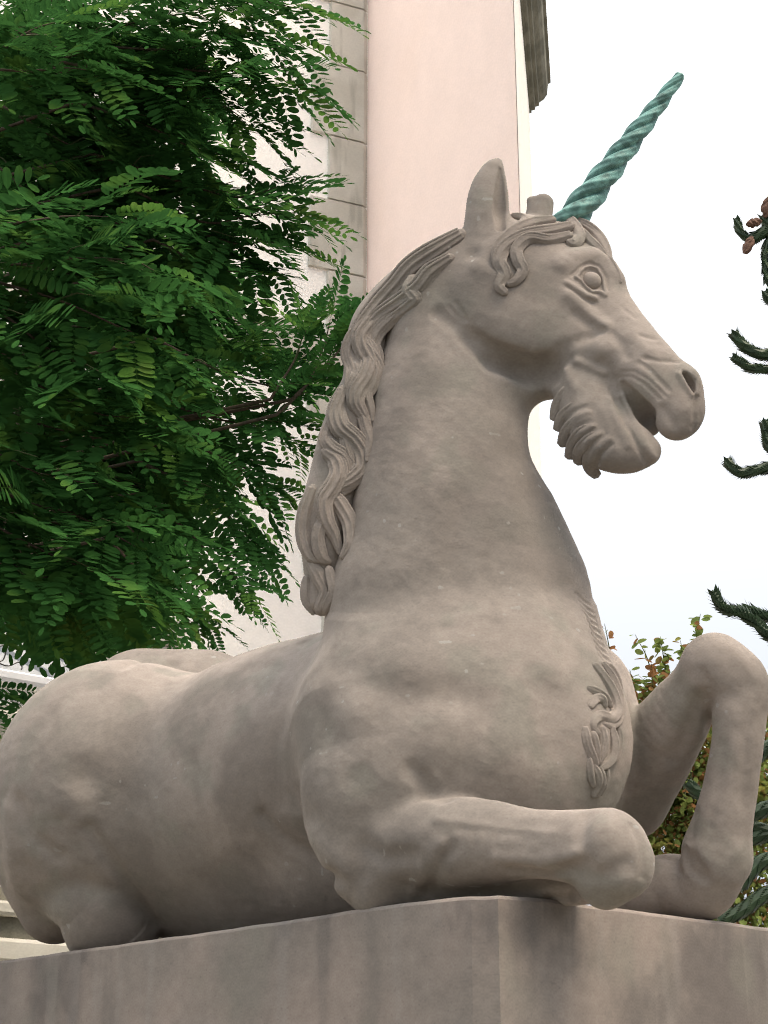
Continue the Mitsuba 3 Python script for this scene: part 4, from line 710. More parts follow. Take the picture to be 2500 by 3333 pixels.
PUZZLE_BRANCHES = [
    ([(2.9265, 9, 5.8506), (2.4629, 9, 5.8213), (2.2161, 9, 5.8389), (2.1498, 9, 5.8526), (2.0971, 9, 5.8838), (2.0526, 9, 5.9329), (2.0275, 9, 5.9821)], 0.0339, 0.022),
    ([(2.9206, 9, 5.7921), (2.4571, 9, 5.7533), (2.2094, 9, 5.7513), (2.1423, 9, 5.7513), (2.0887, 9, 5.7688), (2.0433, 9, 5.8019), (2.0173, 9, 5.835)], 0.0266, 0.024),
    ([(2.8628, 9, 5.2201), (2.4077, 9, 5.1734), (2.1628, 9, 5.1418), (2.0641, 9, 5.1177), (2.0015, 9, 5.1121), (1.9572, 9, 5.1455), (1.9344, 9, 5.1921)], 0.0312, 0.022),
    ([(2.4353, 9.1, 5.2226), (2.2455, 9.1, 5.2603), (2.1934, 9.1, 5.3361), (2.189, 9.1, 5.3932), (2.1915, 9.1, 5.4735)], 0.0265, 0.022),
    ([(2.7245, 9, 3.8504), (2.3097, 9, 4.0208), (2.0885, 9, 4.1707), (2.0249, 9, 4.2368), (1.9565, 9, 4.2874), (1.8857, 9, 4.3066), (1.8328, 9, 4.3452), (1.8082, 9, 4.405)], 0.0286, 0.034),
    ([(2.4392, 9.1, 4.0824), (2.2854, 9.1, 4.2573), (2.1194, 9.1, 4.2996), (2.0445, 9.1, 4.319), (1.9892, 9.1, 4.3526)], 0.0255, 0.034),
    ([(2.9298, 9.6, 3.382), (2.4974, 9.6, 3.3648), (2.1847, 9.6, 3.3303), (2.106, 9.6, 3.3131), (2.044, 9.6, 3.2873)], 0.0481, 0.018),
    ([(3.0438, 9.9, 3.6533), (2.601, 9.9, 3.7077), (2.3183, 9.9, 3.7622), (2.1486, 9.9, 3.6533), (2.0489, 9.9, 3.5092)], 0.0445, 0.018),
    ([(2.8513, 9.4, 3.1767), (2.4231, 9.4, 3.0767), (2.0838, 9.4, 3.0104), (1.9968, 9.4, 2.961), (1.915, 9.4, 2.8626)], 0.0448, 0.018),
    ([(2.834, 9.4, 3.0104), (2.4085, 9.4, 2.9117), (2.07, 9.4, 2.8299), (1.9315, 9.4, 2.7454), (1.7953, 9.4, 2.684)], 0.0412, 0.018),
    ([(2.6325, 10.2, 3.2384), (2.2386, 10.2, 3.3108), (1.9752, 10.2, 3.4567), (1.8787, 10.2, 3.521), (1.8153, 10.2, 3.5948)], 0.0386, 0.018),
    ([(2.639, 10.2, 3.3108), (2.2722, 10.2, 3.2746), (2.0879, 10.2, 3.2384), (1.9584, 10.2, 3.2024)], 0.0435, 0.018),
    ([(3.0097, 9.1, 6.4), (2.5389, 9.1, 6.4409), (2.3693, 9.1, 6.6057), (2.323, 9.1, 6.7201), (2.2988, 9.1, 6.8143)], 0.0481, 0.024),
    ([(2.411, 9.1, 6.668), (2.3225, 9.1, 6.7138), (2.2365, 9.1, 6.6722), (2.1883, 9.1, 6.6431)], 0.0368, 0.02),
    ([(2.2451, 9.1, 6.6638), (2.189, 9.1, 6.6514), (2.1404, 9.1, 6.693), (2.1272, 9.1, 6.741), (2.1214, 9.1, 6.7891)], 0.024, 0.018),
    ([(2.3759, 9.1, 6.6888), (2.3082, 9.1, 6.6472), (2.2728, 9.1, 6.5437), (2.2723, 9.1, 6.4409), (2.2715, 9.1, 6.3592)], 0.02, 0.022),
    ([(2.4524, 9.1, 6.2779), (2.3039, 9.1, 6.2374), (2.2638, 9.1, 6.2577), (2.2541, 9.1, 6.2982)], 0.0254, 0.022),
]
PUZZLE_CONES = [
    ((2.1692, 9.05, 6.719), (2.2558, 9.05, 6.7481), 0.0275),
    ((2.1925, 9.05, 6.636), (2.1406, 9.05, 6.5248), 0.0293),
    ((2.2799, 9.05, 6.7752), (2.3272, 9.05, 6.9115), 0.0368),
]
SHRUB_STEMS = [
    ([(1.8524, 11.5, 3.6315), (2.0338, 11.5, 4.2606), (2.1485, 11.5, 4.759), (2.2081, 11.5, 5.0294)], 60, 0.075, 0.12),
    ([(1.7701, 11.5, 3.6315), (1.8626, 11.5, 4.1966), (1.8342, 11.5, 4.6495), (1.746, 11.5, 4.8782)], 30, 0.085, 0.4),
    ([(1.6516, 11.5, 3.7347), (1.5985, 11.5, 4.3677), (1.5635, 11.5, 4.759), (1.5361, 11.5, 4.9581)], 26, 0.085, 0.5),
    ([(1.9613, 11.5, 3.7347), (1.9734, 11.5, 4.3034), (1.9403, 11.5, 4.6495), (1.92, 11.5, 4.8583)], 80, 0.08, 0.3),
    ([(2.0056, 11.4, 3.7162), (2.002, 11.4, 4.174), (2.0666, 11.4, 4.5581), (2.0394, 11.4, 4.808)], 80, 0.08, 0.25),
    ([(2.0825, 11.6, 3.7533), (2.111, 11.6, 4.2192), (2.2203, 11.6, 4.61), (2.2587, 11.6, 4.8755)], 80, 0.08, 0.3),
    ([(1.7649, 11.3, 3.6976), (1.7404, 11.3, 4.0057), (1.7154, 11.3, 4.3196), (1.6659, 11.3, 4.575)], 80, 0.08, 0.45),
    ([(1.801, 11.4, 3.7162), (1.9063, 11.4, 4.1319), (1.8371, 11.4, 4.3863), (1.83, 11.4, 4.6446)], 80, 0.08, 0.5),
    ([(1.846, 11.3, 3.6976), (1.927, 11.3, 4.0472), (1.9196, 11.3, 4.2774), (1.9353, 11.3, 4.5535)], 90, 0.08, 0.4),
    ([(1.6373, 11.4, 3.7162), (1.6783, 11.4, 4.1319), (1.6408, 11.4, 4.4291), (1.5746, 11.4, 4.5797)], 60, 0.08, 0.4),
]
SHRUB_MASS = [
    (1.9445, 11.6, 4.2622, 0.2536, 0.1522, 0.3593, 1500, 0.065, 0.28),
    (2.1372, 11.7, 4.0266, 0.2539, 0.1524, 0.4232, 1500, 0.06, 0.26),
    (1.9977, 11.8, 3.5373, 0.4837, 0.2902, 0.6309, 6500, 0.055, 0.24),
    (2.4899, 12, 3.4006, 0.5533, 0.332, 0.8087, 7000, 0.055, 0.22),
    (1.878, 11.8, 4.0473, 0.3201, 0.1921, 0.4055, 2600, 0.055, 0.5),
    (2.7106, 12.2, 4.0857, 0.3306, 0.1983, 0.573, 2800, 0.055, 0.4),
]


# ------------------------------------------------------------------ the ground
put('ground', trimesh.Trimesh(np.array([[-400, -400, 0], [400, -400, 0], [400, 400, 0], [-400, 400, 0.0]]), np.array([[0, 1, 2], [0, 2, 3]]), process=False), 'gravel_mat')
tag('ground', 'pale gravel ground around the pedestal', kind='structure')

# ------------------------------------------------------------------ the palace behind: cream wall with quoins, pink side wall, receding end wall
def wall_box(key, origin, ex, ey, a0, a1, o0, o1, z0, z1, mat, bevel=0.0):
    return put(key, framed(box(np.array([a0, o0, z0]), np.array([a1, o1, z1]), bevel), origin, ex, ey), mat)


PS = 1.4                                                # the palace's heights and lengths below are in units of 1.4 m


def palace(mesh, origin, ex, ey):
    mesh = mesh.copy()
    mesh.apply_scale(PS)
    return framed(mesh, origin, ex, ey)


KC = np.array([-.164, 14.7, -.64])                       # the inner corner where the cream wall meets the pink one
WA, WO = np.array([.9135, .4067, 0]), np.array([.4067, -.9135, 0])   # along the cream wall, out of it
PA, PO = WO, -WA                                        # along the pink wall towards the viewer, out of it
PE = KC + PA * 2.169 * PS
TOPZ = 11.0
tag('palace', 'tall palace with a pale pink side wall, cream plaster and grey corner stones', 'building')
put('palace__wall', palace(box(np.array([-9.0, -.35, 0]), np.array([0.0, 0.0, TOPZ])), KC, WA, WO), 'cream_mat')
FA = unit([.1259, .9920, 0]); FO = np.array([FA[1], -FA[0], 0])      # the end wall runs away from the viewer


def prism(points, z0, z1):
    m = solid(np.array([np.asarray(q)[:2] for q in points]), z1 - z0)
    m.apply_translation([0, 0, KC[2] + z0])
    return m


put('palace__side_wall', prism([KC, PE, PE + FA * .14, KC + WA * .17], 0, TOPZ * PS), 'pink_mat')
labels['palace__side_wall'] = {'label': 'plain pale pink side wall'}
put('palace__end_wall', prism([PE + FO * .006 - FA * .004, PE + FA * 3.5 + FO * .006, PE + FA * 3.5 - FO * .35, PE + FA * .16 - FO * .016], 0, TOPZ * PS), 'grey_plaster_mat')
# corner stones, long and short in turn, each with a chamfered edge towards the pink wall
zs = [10.95, 10.38, 9.83, 9.285, 8.755, 8.17, 7.662, 7.116, 6.57, 6.03, 5.48, 4.94, 4.40, 3.86, 3.31, 2.77, 2.22, 1.68, 1.13, .56, .0]
rq = np.random.default_rng(4)
for i, (z1, z0) in enumerate(zip(zs[:-1], zs[1:])):
    long_ = i % 2 == 0
    left = (-.435 if long_ else -.305) + rq.uniform(-.006, .006)
    o = .030 + rq.uniform(-.003, .003)
    pts = np.array([[left, -.02], [left, o - .006], [left + .006, o], [-.042, o], [-.004, o - .028], [-.004, -.02]])
    m = solid(pts, z1 - z0 - .014)
    m.apply_translation([0, 0, z0 + .007])
    put('palace__corner_stone', palace(m, KC, WA, WO), 'grey_stone_mat')
put('palace__string_course', palace(profile([(-.02, 6.44), (.045, 6.44), (.06, 6.455), (.06, 6.66), (.05, 6.68), (-.02, 6.685)], -9.0, -.436), KC, WA, WO), 'grey_stone_mat')
put('palace__pilaster', palace(join([box(np.array([-1.74, -.02, 4.52]), np.array([-1.338, .05, 6.44])), box(np.array([-1.87, -.02, 4.355]), np.array([-1.213, .085, 4.517]), .008),
    box(np.array([-1.80, -.02, 0.0]), np.array([-1.27, .06, 4.352]))]), KC, WA, WO), 'grey_stone_mat')
CZ = 8.765
prof = [(-.02, CZ), (.02, CZ), (.02, CZ + .02), (.045, CZ + .025), (.05, CZ + .05), (.075, CZ + .055), (.08, CZ + .085), (.115, CZ + .11), (.14, CZ + .15), (.15, CZ + .24), (.17, CZ + .25), (.17, CZ + .33), (-.02, CZ + .36)]
put('palace__cornice', palace(profile(prof, -.9, 2.5), PE, FA, FO), 'dark_stone_mat', smooth=False)
labels['palace__cornice'] = {'label': 'dark weathered stone cornice at the upper right corner'}

# ------------------------------------------------------------------ the low annex at the left, mostly hidden by the rump
AS = 1.35                                               # its heights and lengths below are in units of 1.35 m


def annex(mesh, origin, ex, ey):
    mesh = mesh.copy()
    mesh.apply_scale(AS)
    return framed(mesh, origin, ex, ey)


def annex_box(key, origin, ex, ey, a0, a1, o0, o1, z0, z1, mat):
    return put(key, annex(box(np.array([a0, o0, z0]), np.array([a1, o1, z1])), origin, ex, ey), mat)


AC = np.array([-2.670, 11.61, -.56])
AA, AO = np.array([.7771, .6293, 0]), np.array([.6293, -.7771, 0])
tag('garden_annex', 'low annex with a white gutter and stone mouldings behind the rump', 'building')
annex_box('garden_annex__wall', AC, AA, AO, -4.0, 1.15, -1.1, -.9, 0, 3.9, 'cream_mat')
annex_box('garden_annex__ceiling', AC, AA, AO, -4.0, 1.15, -.9, -.05, 3.52, 3.58, 'cream_mat')
rf = framed(box(np.array([-4.0, -1.1, -.02]), np.array([1.15, -.02, .02])), np.zeros(3), np.array([1.0, 0, 0]), np.array([0, 1.0, 0]))
rf.apply_transform(trimesh.transformations.rotation_matrix(-.42, [1, 0, 0]))
rf.apply_translation([0, 0, 3.845])
put('garden_annex__roof', annex(rf, AC, AA, AO), 'zinc_mat')
for k in range(12):
    s = box(np.array([-3.9 + k * .42, -1.05, .021]), np.array([-3.885 + k * .42, -.03, .05]))
    s.apply_transform(trimesh.transformations.rotation_matrix(-.42, [1, 0, 0]))
    s.apply_translation([0, 0, 3.845])
    put('garden_annex__roof__seam', annex(s, AC, AA, AO), 'zinc_mat')
put('garden_annex__gutter', annex(profile([(-.01, 3.79), (.03, 3.785), (.06, 3.79), (.075, 3.81), (.08, 3.84), (.072, 3.85), (-.01, 3.852)], -4.0, 1.15), AC, AA, AO), 'white_metal_mat')
for k in range(34):
    annex_box('garden_annex__fascia_board', AC, AA, AO, -4.0 + k * .15 + .002, -4.0 + (k + 1) * .15 - .002, -.04, -.012 + .002 * (k % 2), 3.69, 3.789, 'cream_mat')
put('garden_annex__cornice', annex(profile([(-.10, 3.50), (-.02, 3.51), (.0, 3.55), (.03, 3.59), (.045, 3.60), (.045, 3.64), (.01, 3.655), (-.01, 3.66), (-.012, 3.686), (-.10, 3.686)], -4.0, 1.15), AC, AA, AO), 'grey_stone_mat')
put('garden_annex__rail', annex(profile([(-.12, 2.63), (.02, 2.63), (.035, 2.645), (.035, 2.685), (.02, 2.70), (-.12, 2.70)], -4.0, 1.15), AC, AA, AO), 'grey_stone_mat')
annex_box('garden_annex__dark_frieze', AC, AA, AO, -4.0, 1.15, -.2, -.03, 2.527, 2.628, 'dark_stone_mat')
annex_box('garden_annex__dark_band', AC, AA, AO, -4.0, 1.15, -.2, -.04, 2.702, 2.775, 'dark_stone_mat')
annex_box('garden_annex__parapet', AC, AA, AO, -4.0, 1.15, -.2, -.07, 2.777, 3.0, 'cream_mat')
put('garden_annex__sill', annex(profile([(-.2, 2.0), (.0, 2.0), (.0, 2.40), (.05, 2.42), (.05, 2.50), (.03, 2.52), (-.2, 2.525)], -4.0, 1.15), AC, AA, AO), 'grey_stone_mat')
annex_box('garden_annex__base_wall', AC, AA, AO, -4.0, 1.15, -.2, -.01, 0, 1.997, 'cream_mat')
cab = np.array([[-.05, .012, 3.93], [.02, .03, 3.99], [.07, .03, 4.0], [.06, .03, 3.93], [.03, .03, 3.91], [.09, .03, 3.90], [.15, .03, 3.93], [.17, .03, 3.90], [.14, .03, 3.86]])
put('garden_annex__cable', annex(tube(catmull(cab + np.array([0, -.13, .02]), 6), .004, 6), AC, AA, AO), 'cable_mat')

# ------------------------------------------------------------------ the pedestal
CP = np.array([.2466, 4.0, 2.1233])                      # its near upper corner
A42 = math.radians(42.0)
HU, HV = np.array([math.sin(A42), -math.cos(A42), 0]), np.array([math.cos(A42), math.sin(A42), 0])   # along the horse, across it


def ped_mesh():
    ring = []                                            # outline (s, t) seen from above, with a narrow cut corner
    n = 70
    for k in range(n):
        ring.append((-2.75 + (2.75 - .066) * k / n, 0.0))
    for k in range(5):
        ring.append((-.066 + .066 * k / 4, .021 * k / 4))
    for k in range(1, n):
        ring.append((0.0, .021 + (1.32 - .021) * k / n))
    ring += [(0.0, 1.32), (-2.75, 1.32)]
    ring = np.array(ring)

    def top(s, t):                                       # the worn upper edge, rounded off at the corner
        return .006 - .006 * math.exp(-((s + .02) / .09) ** 2 - (t / .09) ** 2) + .004 * math.exp(-((s + .38) / .34) ** 2) * math.exp(-(t / .3) ** 2) + .0012 * math.sin(9 * s + 5 * t) * math.sin(23 * (s - t))
    cen = np.array([-1.375, .66])
    rows = []
    for inset, drop in ((0, 2.13), (0, .40), (0, .011), (.004, .0055), (.009, .0015), (.016, 0.0), (.20, -.001), (.55, -.001)):
        d = cen - ring
        d = np.sign(d) * np.minimum(np.abs(d), inset)
        r = ring + d
        rows.append(np.array([CP + HU * a + HV * b + np.array([0, 0, (top(a0, b0) - drop) if drop < 1 else -drop + .003]) for (a, b), (a0, b0) in zip(r, ring)]))
    m = len(ring)
    v = np.vstack(rows + [[CP + HU * cen[0] + HV * cen[1]]])
    f = []
    for i in range(len(rows) - 1):
        for j in range(m):
            k = (j + 1) % m
            f += [[i * m + j, i * m + k, (i + 1) * m + k], [i * m + j, (i + 1) * m + k, (i + 1) * m + j]]
    c = len(v) - 1
    f += [[c, (len(rows) - 1) * m + j, (len(rows) - 1) * m + (j + 1) % m] for j in range(m)]
    me = trimesh.Trimesh(v, np.array(f), process=False)
    me.fix_normals()
    return me


tag('statue_pedestal', 'broad stained stone pedestal under the unicorn with a narrow chamfered corner', 'pedestal')
put('statue_pedestal__shaft', ped_mesh(), 'pedestal_mat', smooth=11)
put('statue_pedestal__base_step', framed(box(np.array([-2.90, -1.47, 0.0]), np.array([.15, .15, .22]), .015), np.array([CP[0], CP[1], 0]), HU, -HV), 'pedestal_mat')

# ------------------------------------------------------------------ the unicorn
tag('unicorn_statue', 'grey stone unicorn reclining with one foreleg raised and a twisted green horn', 'statue')


def expand(nodes):
    return catmull(nodes, 8) if len(nodes) > 2 else (np.array(nodes) if len(nodes) == 2 else np.array([nodes[0]] * 2))


def cone_rows(nodes, q, k, sg):
    n = expand(np.asarray(nodes, float))
    return [[*n[i], *n[i + 1], q, k, sg, int(i == len(n) - 2)] for i in range(len(n) - 1)]


def bump_rows(pts, w, h):
    p = np.asarray(pts, float)
    if len(p) == 1:
        p = np.vstack([p, p + 1e-4])
    return [[*p[i], *p[i + 1], w, h, int(i == len(p) - 2)] for i in range(len(p) - 1)]


def strands(pts,width,ns,thick,lift,taper,facing):
    """pts (n,3) control points of one lock, width m; returns rows of round cones"""
    c=catmull(pts,4); tt=np.linspace(0,1,len(c)); f=np.asarray(facing,float)
    tan=np.gradient(c,axis=0); side=np.cross(tan,f); side/=np.linalg.norm(side,axis=1,keepdims=True)
    prof=(np.minimum(1,(tt+.08)/.25)*.45+.55)*(1-(1-taper)*(np.maximum(tt-.55,0)/.45)**1.5)
    out=[]
    def run(n,q,k):
        for a in range(len(n)-1): out.append([*n[a],*n[a+1],q,k,1,int(a==len(n)-2)])
    for s in range(ns):
        o=0 if ns==1 else (s/(ns-1)-.5)*2; r=width/ns*.62*(1 if s%2==0 else .84)
        x=c+side*(o*(width/2-r*.6)*prof)[:,None]+f*(lift+np.sqrt(max(0,1-.7*o*o))*width*.33*thick*prof*(1 if s%2==0 else .84))[:,None]
        run(np.column_stack([x,r*prof]),1.0,.0012)
    run(np.column_stack([c+f*lift,width*.42*prof]),.72*thick,.004)
    return out


body_rows = [r for c in BODY for r in cone_rows(*c)]
body_bumps = [r for c in RELIEF for r in bump_rows(*c)]
bv, bf = surface(body_rows, body_bumps, .0034)
bn = meshkit.arrays((bv, bf), True)[2]
bv = bv + bn * (.0045 * (meshkit.fbm(bv * 7.0, 2, 3) - .5) + .0032 * (meshkit.fbm(bv * 24.0, 2, 5) - .5))[:, None]      # the unevenness left by the carver's hand
put('unicorn_statue__body', (bv, bf), 'stone_mat', smooth=True)
put('unicorn_statue__eye', trimesh.Trimesh(*[(m.vertices * .030 + EYEBALL, m.faces) for m in [trimesh.creation.icosphere(subdivisions=4)]][0], process=False), 'stone_mat', smooth=True)
put('unicorn_statue__mane', surface([r for c in MANE for r in cone_rows(*c)], [], .0035), 'stone_mat', smooth=True)
for group, key in (('mane', 'unicorn_statue__mane__lock'), ('forelock', 'unicorn_statue__forelock'), ('beard', 'unicorn_statue__beard_lock'), ('chest_hair', 'unicorn_statue__chest_lock')):
    for g, *spec in LOCKS:
        if g == group:
            put(key, surface(strands(np.array(spec[0]), *spec[1:]), [], .0026), 'stone_mat', smooth=True)


def horn():
    a, b = HORN
    ax = unit(b - a)
    s1 = unit(np.cross(ax, [0, 1.0, 0]))
    s2 = np.cross(ax, s1)
    L = np.linalg.norm(b - a)
    n, m = 420, 96
    t = np.linspace(0, 1, n)[:, None]
    th = np.linspace(0, 2 * math.pi, m, endpoint=False)[None, :]
    R = .0345 * (1 - t) ** .78 + .0145
    R = R * np.minimum(1, np.sqrt(np.maximum(1 - ((t - .985) / .015).clip(0, 1) ** 2, 0)) + 1e-3)
    ph = th - HAND * 2 * math.pi * 1.95 * (t + .2 * t * t)
    lobe = np.abs(np.cos(1.5 * ph)) ** .75                # three strands twisted round each other
    fl = np.cos(ph * 9 + .4)                             # with fine flutes on each
    r = R * (.64 + .43 * lobe + .028 * fl * (lobe > .3))
    v = a + ax * (t * L)[..., None] + (r * np.cos(th))[..., None] * s1 + (r * np.sin(th))[..., None] * s2
    v = v.reshape(-1, 3)
    i, j = np.meshgrid(np.arange(n - 1), np.arange(m), indexing='ij')
    k = (j + 1) % m
    q = np.stack([i * m + j, i * m + k, (i + 1) * m + k, (i + 1) * m + j], -1).reshape(-1, 4)
    return v, np.vstack([q[:, [0, 1, 2]], q[:, [0, 2, 3]]])


HAND = 1
put('unicorn_statue__horn', horn(), 'verdigris_mat', smooth=True)
labels['unicorn_statue__horn'] = {'label': 'twisted verdigris green metal horn'}

# ------------------------------------------------------------------ plants
LEAFLET = np.array([[0, 0], [.22, .70], [.60, 1.0], [.90, .62], [1.0, 0.0]])


def blade(length, half, fold):
    """One leaf blade along +x folded along its midrib: (vertices, triangles)."""
    s = np.array([[u * length, w * half, fold * w * half] for u, w in LEAFLET])
    t = s[1:4] * [1, -1, 1]
    v = np.vstack([s, t])                                # 0 base, 1-3 left, 4 tip, 5-7 right
    f = [[0, 1, 2], [0, 2, 4], [2, 3, 4], [0, 6, 5], [0, 4, 6], [6, 4, 7]]
    return v, np.array(f)


def rot(ex, up):
    ex = unit(ex)
    ey = np.cross(up, ex)
    ey = ey / (np.linalg.norm(ey) + 1e-9)
    return np.stack([ex, ey, np.cross(ex, ey)], 0)       # rows: local axes in the parent frame


def frond_mesh(rng, pairs, length, leaf_len, droop):
    """A pinnate leaf along +x: paired oblong leaflets on an arching stalk."""
    vs, fs, at = [], [], 0
    xs = np.linspace(.12, 1, pairs + 1)
    def stalk(u):
        return np.array([length * (u - .12 * droop * u ** 2), 0, -length * droop * u ** 2])
    path = np.array([stalk(u) for u in np.linspace(0, 1, 9)])
    tm = tube(path, np.linspace(.0022, .0009, 9), 3)
    vs.append(tm.vertices); fs.append(tm.faces); at += len(tm.vertices)
    twist = rng.uniform(-.25, .25)
    for i, u in enumerate(xs):
        p, d = stalk(u), unit(stalk(min(u + .02, 1.02)) - stalk(u - .02))
        size = leaf_len * (1 - .55 * (abs(u - .5) / .6) ** 2.2) * rng.uniform(.9, 1.08)
        for s in ((1, -1) if i < pairs else (0,)):
            ang = math.radians(rng.uniform(58, 74)) * s
            lift = rng.uniform(.0, .35) + twist * s
            e = np.array([math.cos(ang), math.sin(ang) * math.cos(lift), abs(math.sin(ang)) * math.sin(lift)])
            R0 = rot(d, np.array([0, 0, 1.0]))
            e = e @ R0
            up = np.array([-.25 * s * 0, -.35 * s, 1.0]) + rng.normal(0, .22, 3)
            v, f = blade(size, size * .225, .2)
            vs.append(v @ rot(e, up) + p); fs.append(f + at); at += len(v)
    return np.vstack(vs), np.vstack(fs)


rng = np.random.default_rng(11)
FRONDS = [frond_mesh(rng, int(rng.integers(10, 13)), 1.0, .200, rng.uniform(.05, .30)) for _ in range(8)]
tag('locust_tree', 'leafy green locust tree with feathery leaves left of the unicorn', 'tree')
TRUNK = catmull(np.array([[-2.75, 7.9, -.1], [-2.70, 7.9, 1.5], [-2.80, 7.95, 3.2], [-2.70, 7.9, 4.8], [-2.85, 8.0, 6.4], [-2.75, 8.0, 8.2]]), 8)
put('locust_tree__trunk', tube(TRUNK, np.linspace(.20, .07, len(TRUNK)), 14), 'bark_mat', smooth=True)
fr_all, TWIGS = [], []
for bi, (pts, flen, density) in enumerate(LOCUST_BRANCHES):
    pts = np.asarray(pts, float)
    c = catmull(pts, 8)
    start = pts[0]
    k = int(np.argmin(np.abs(TRUNK[:, 2] - (start[2] - .45))))
    limb = catmull(np.array([TRUNK[k], (TRUNK[k] * .6 + start * .4) + [0, .05, .12], start]), 8)
    path = np.vstack([limb[:-1], c])
    put('locust_tree__branch', tube(path, np.concatenate([np.linspace(.016, .008, len(limb) - 1), np.linspace(.008, .0018, len(c))]), 6), 'bark_mat', smooth=True)
    seg = np.linalg.norm(np.diff(c, axis=0), axis=1)
    S = np.concatenate([[0], np.cumsum(seg)])
    s, side = rng.uniform(0, .05), 1
    tips, twigs = [], []

    def along(q, S, s):
        f = lambda x: np.array([np.interp(x, S, q[:, a]) for a in range(3)])
        return f(s), unit(f(min(s + .04, S[-1])) - f(max(s - .04, 0)))
    while s < S[-1]:
        q, d = along(c, S, s)
        tips.append((q, d, s / S[-1], side))
        s += rng.uniform(.075, .12) / density
        side = -side
    s, side = rng.uniform(.0, .1), 1
    while s < S[-1] - .10:
        q, d = along(c, S, s)
        a = math.radians(rng.uniform(35, 60)) * side
        e = unit(d * math.cos(a) + np.cross([0, 0, 1.0], d) * math.sin(a) + np.array([0, 0, rng.uniform(-.25, .2)]))
        ln = rng.uniform(.16, .30) * flen / .4
        tw = np.array([q, q + e * ln * .5 + [0, 0, .01], q + unit(e + d * .25) * ln])
        twigs.append(tube(tw, np.array([.004, .003, .0015]), 4))
        for k in range(4):
            x = (k + .7) / 4
            tips.append((tw[0] + (tw[2] - tw[0]) * x, e, .5 + .4 * x, (1 if k % 2 else -1) if k < 3 else 0))
        s += rng.uniform(.16, .24) / density
        side = -side
    TWIGS += twigs
    end_d = unit(c[-1] - c[-3])
    tips += [(c[-1], end_d, 1.0, 0), (c[-1], end_d, 1.0, 1), (c[-1], end_d, 1.0, -1)]
    for p, d, u, side in tips:
        up = unit(np.array([.15, -.62, .85]) + rng.normal(0, .28, 3))   # leaves lean out of the crown towards the open side
        lat = np.cross(up, d)
        a = math.radians(rng.uniform(32, 68)) * side
        e = unit(d * math.cos(a) + lat * math.sin(a) + np.array([0, 0, rng.uniform(-.30, .12)]))
        L = 1.32 * flen * rng.uniform(.7, 1.12) * (1 - .25 * u)
        fr_all.append((p, rot(e, up), L, int(rng.integers(8)), bool(u > .9 and rng.random() < .30)))
put('locust_tree__twigs', join(TWIGS), 'twig_mat')
labels['locust_tree__twigs'] = {'kind': 'stuff'}
order = sorted(range(len(fr_all)), key=lambda i: np.linalg.norm(fr_all[i][0] - EYE) + (50 if fr_all[i][0][0] < -1.65 or fr_all[i][0][2] < 3.4 else 0))
near = set(order[:296])
FROND_PLY = {}
rest = {'locust_leaf_mat': [], 'locust_young_mat': []}
for i, (p, R, L, v, young) in enumerate(fr_all):
    mat = 'locust_young_mat' if young else 'locust_leaf_mat'
    if i in near:
        if (v, mat) not in FROND_PLY:
            FROND_PLY[v, mat] = mikit.ply(FRONDS[v], mat)
        M = np.eye(4)
        M[:3, :3], M[:3, 3] = R.T * L, p
        scene[numbered('locust_tree__frond')] = {**FROND_PLY[v, mat], 'to_world': T4(M.tolist())}
    else:
        rest[mat].append((FRONDS[v][0] * L @ R + p, FRONDS[v][1]))


def merge(parts):
    at, vs, fs = 0, [], []
    for v, f in parts:
        vs.append(v); fs.append(f + at); at += len(v)
    return np.vstack(vs), np.vstack(fs)


for key, mat in (('locust_tree__foliage', 'locust_leaf_mat'), ('locust_tree__young_foliage', 'locust_young_mat')):
    if rest[mat]:
        put(key, merge(rest[mat]), mat)
        labels[key] = {'kind': 'stuff'}

# the monkey puzzle at the right
tag('monkey_puzzle_tree', 'dark spiky conifer reaching in from the right edge', 'tree')
MT = catmull(np.array([[3.05, 9.2, -.1], [3.0, 9.2, 3.0], [3.0, 9.2, 6.0], [2.98, 9.2, 9.5]]), 8)
put('monkey_puzzle_tree__trunk', tube(MT, np.linspace(.22, .12, len(MT)), 14), 'bark_mat', smooth=True)


def scaly(path, r0, r1, spike):
    """A branch clothed in overlapping pointed scale leaves."""
    c = catmull(np.asarray(path, float), 14)
    seg = np.linalg.norm(np.diff(c, axis=0), axis=1)
    S = np.concatenate([[0], np.cumsum(seg)])
    parts = []
    rad = np.linspace(r0, r1, len(c)) * np.minimum(1, .75 + .25 * np.clip((S[-1] - S) / .03, 0, 1))
    t = tube(c, rad * .72, 8)
    parts.append((t.vertices, t.faces))
    s, ph = 0.0, 0.0
    while s < S[-1]:
        p = np.array([np.interp(s, S, c[:, a]) for a in range(3)])
        d = unit(np.array([np.interp(min(s + .02, S[-1]), S, c[:, a]) for a in range(3)]) - np.array([np.interp(max(s - .02, 0), S, c[:, a]) for a in range(3)]))
        a1 = unit(np.cross(d, [.2, .1, 1.0])); a2 = np.cross(d, a1)
        r = np.interp(s, S, rad)
        for q in range(5):
            w = ph + q * 2 * math.pi / 5
            o = a1 * math.cos(w) + a2 * math.sin(w)
            tng = np.cross(d, o)
            L = spike * rng.uniform(.8, 1.25)
            b = p + o * r * .66
            v = np.array([b - tng * L * .42 - d * L * .1, b + tng * L * .42 - d * L * .1, b + o * L * .22 + d * L * .30, b + o * L * .55 + d * L * .70])
            parts.append((v, np.array([[0, 1, 2], [0, 2, 3], [1, 3, 2], [0, 3, 1]])))
        ph += 1.1
        s += spike * .42
    return merge(parts)


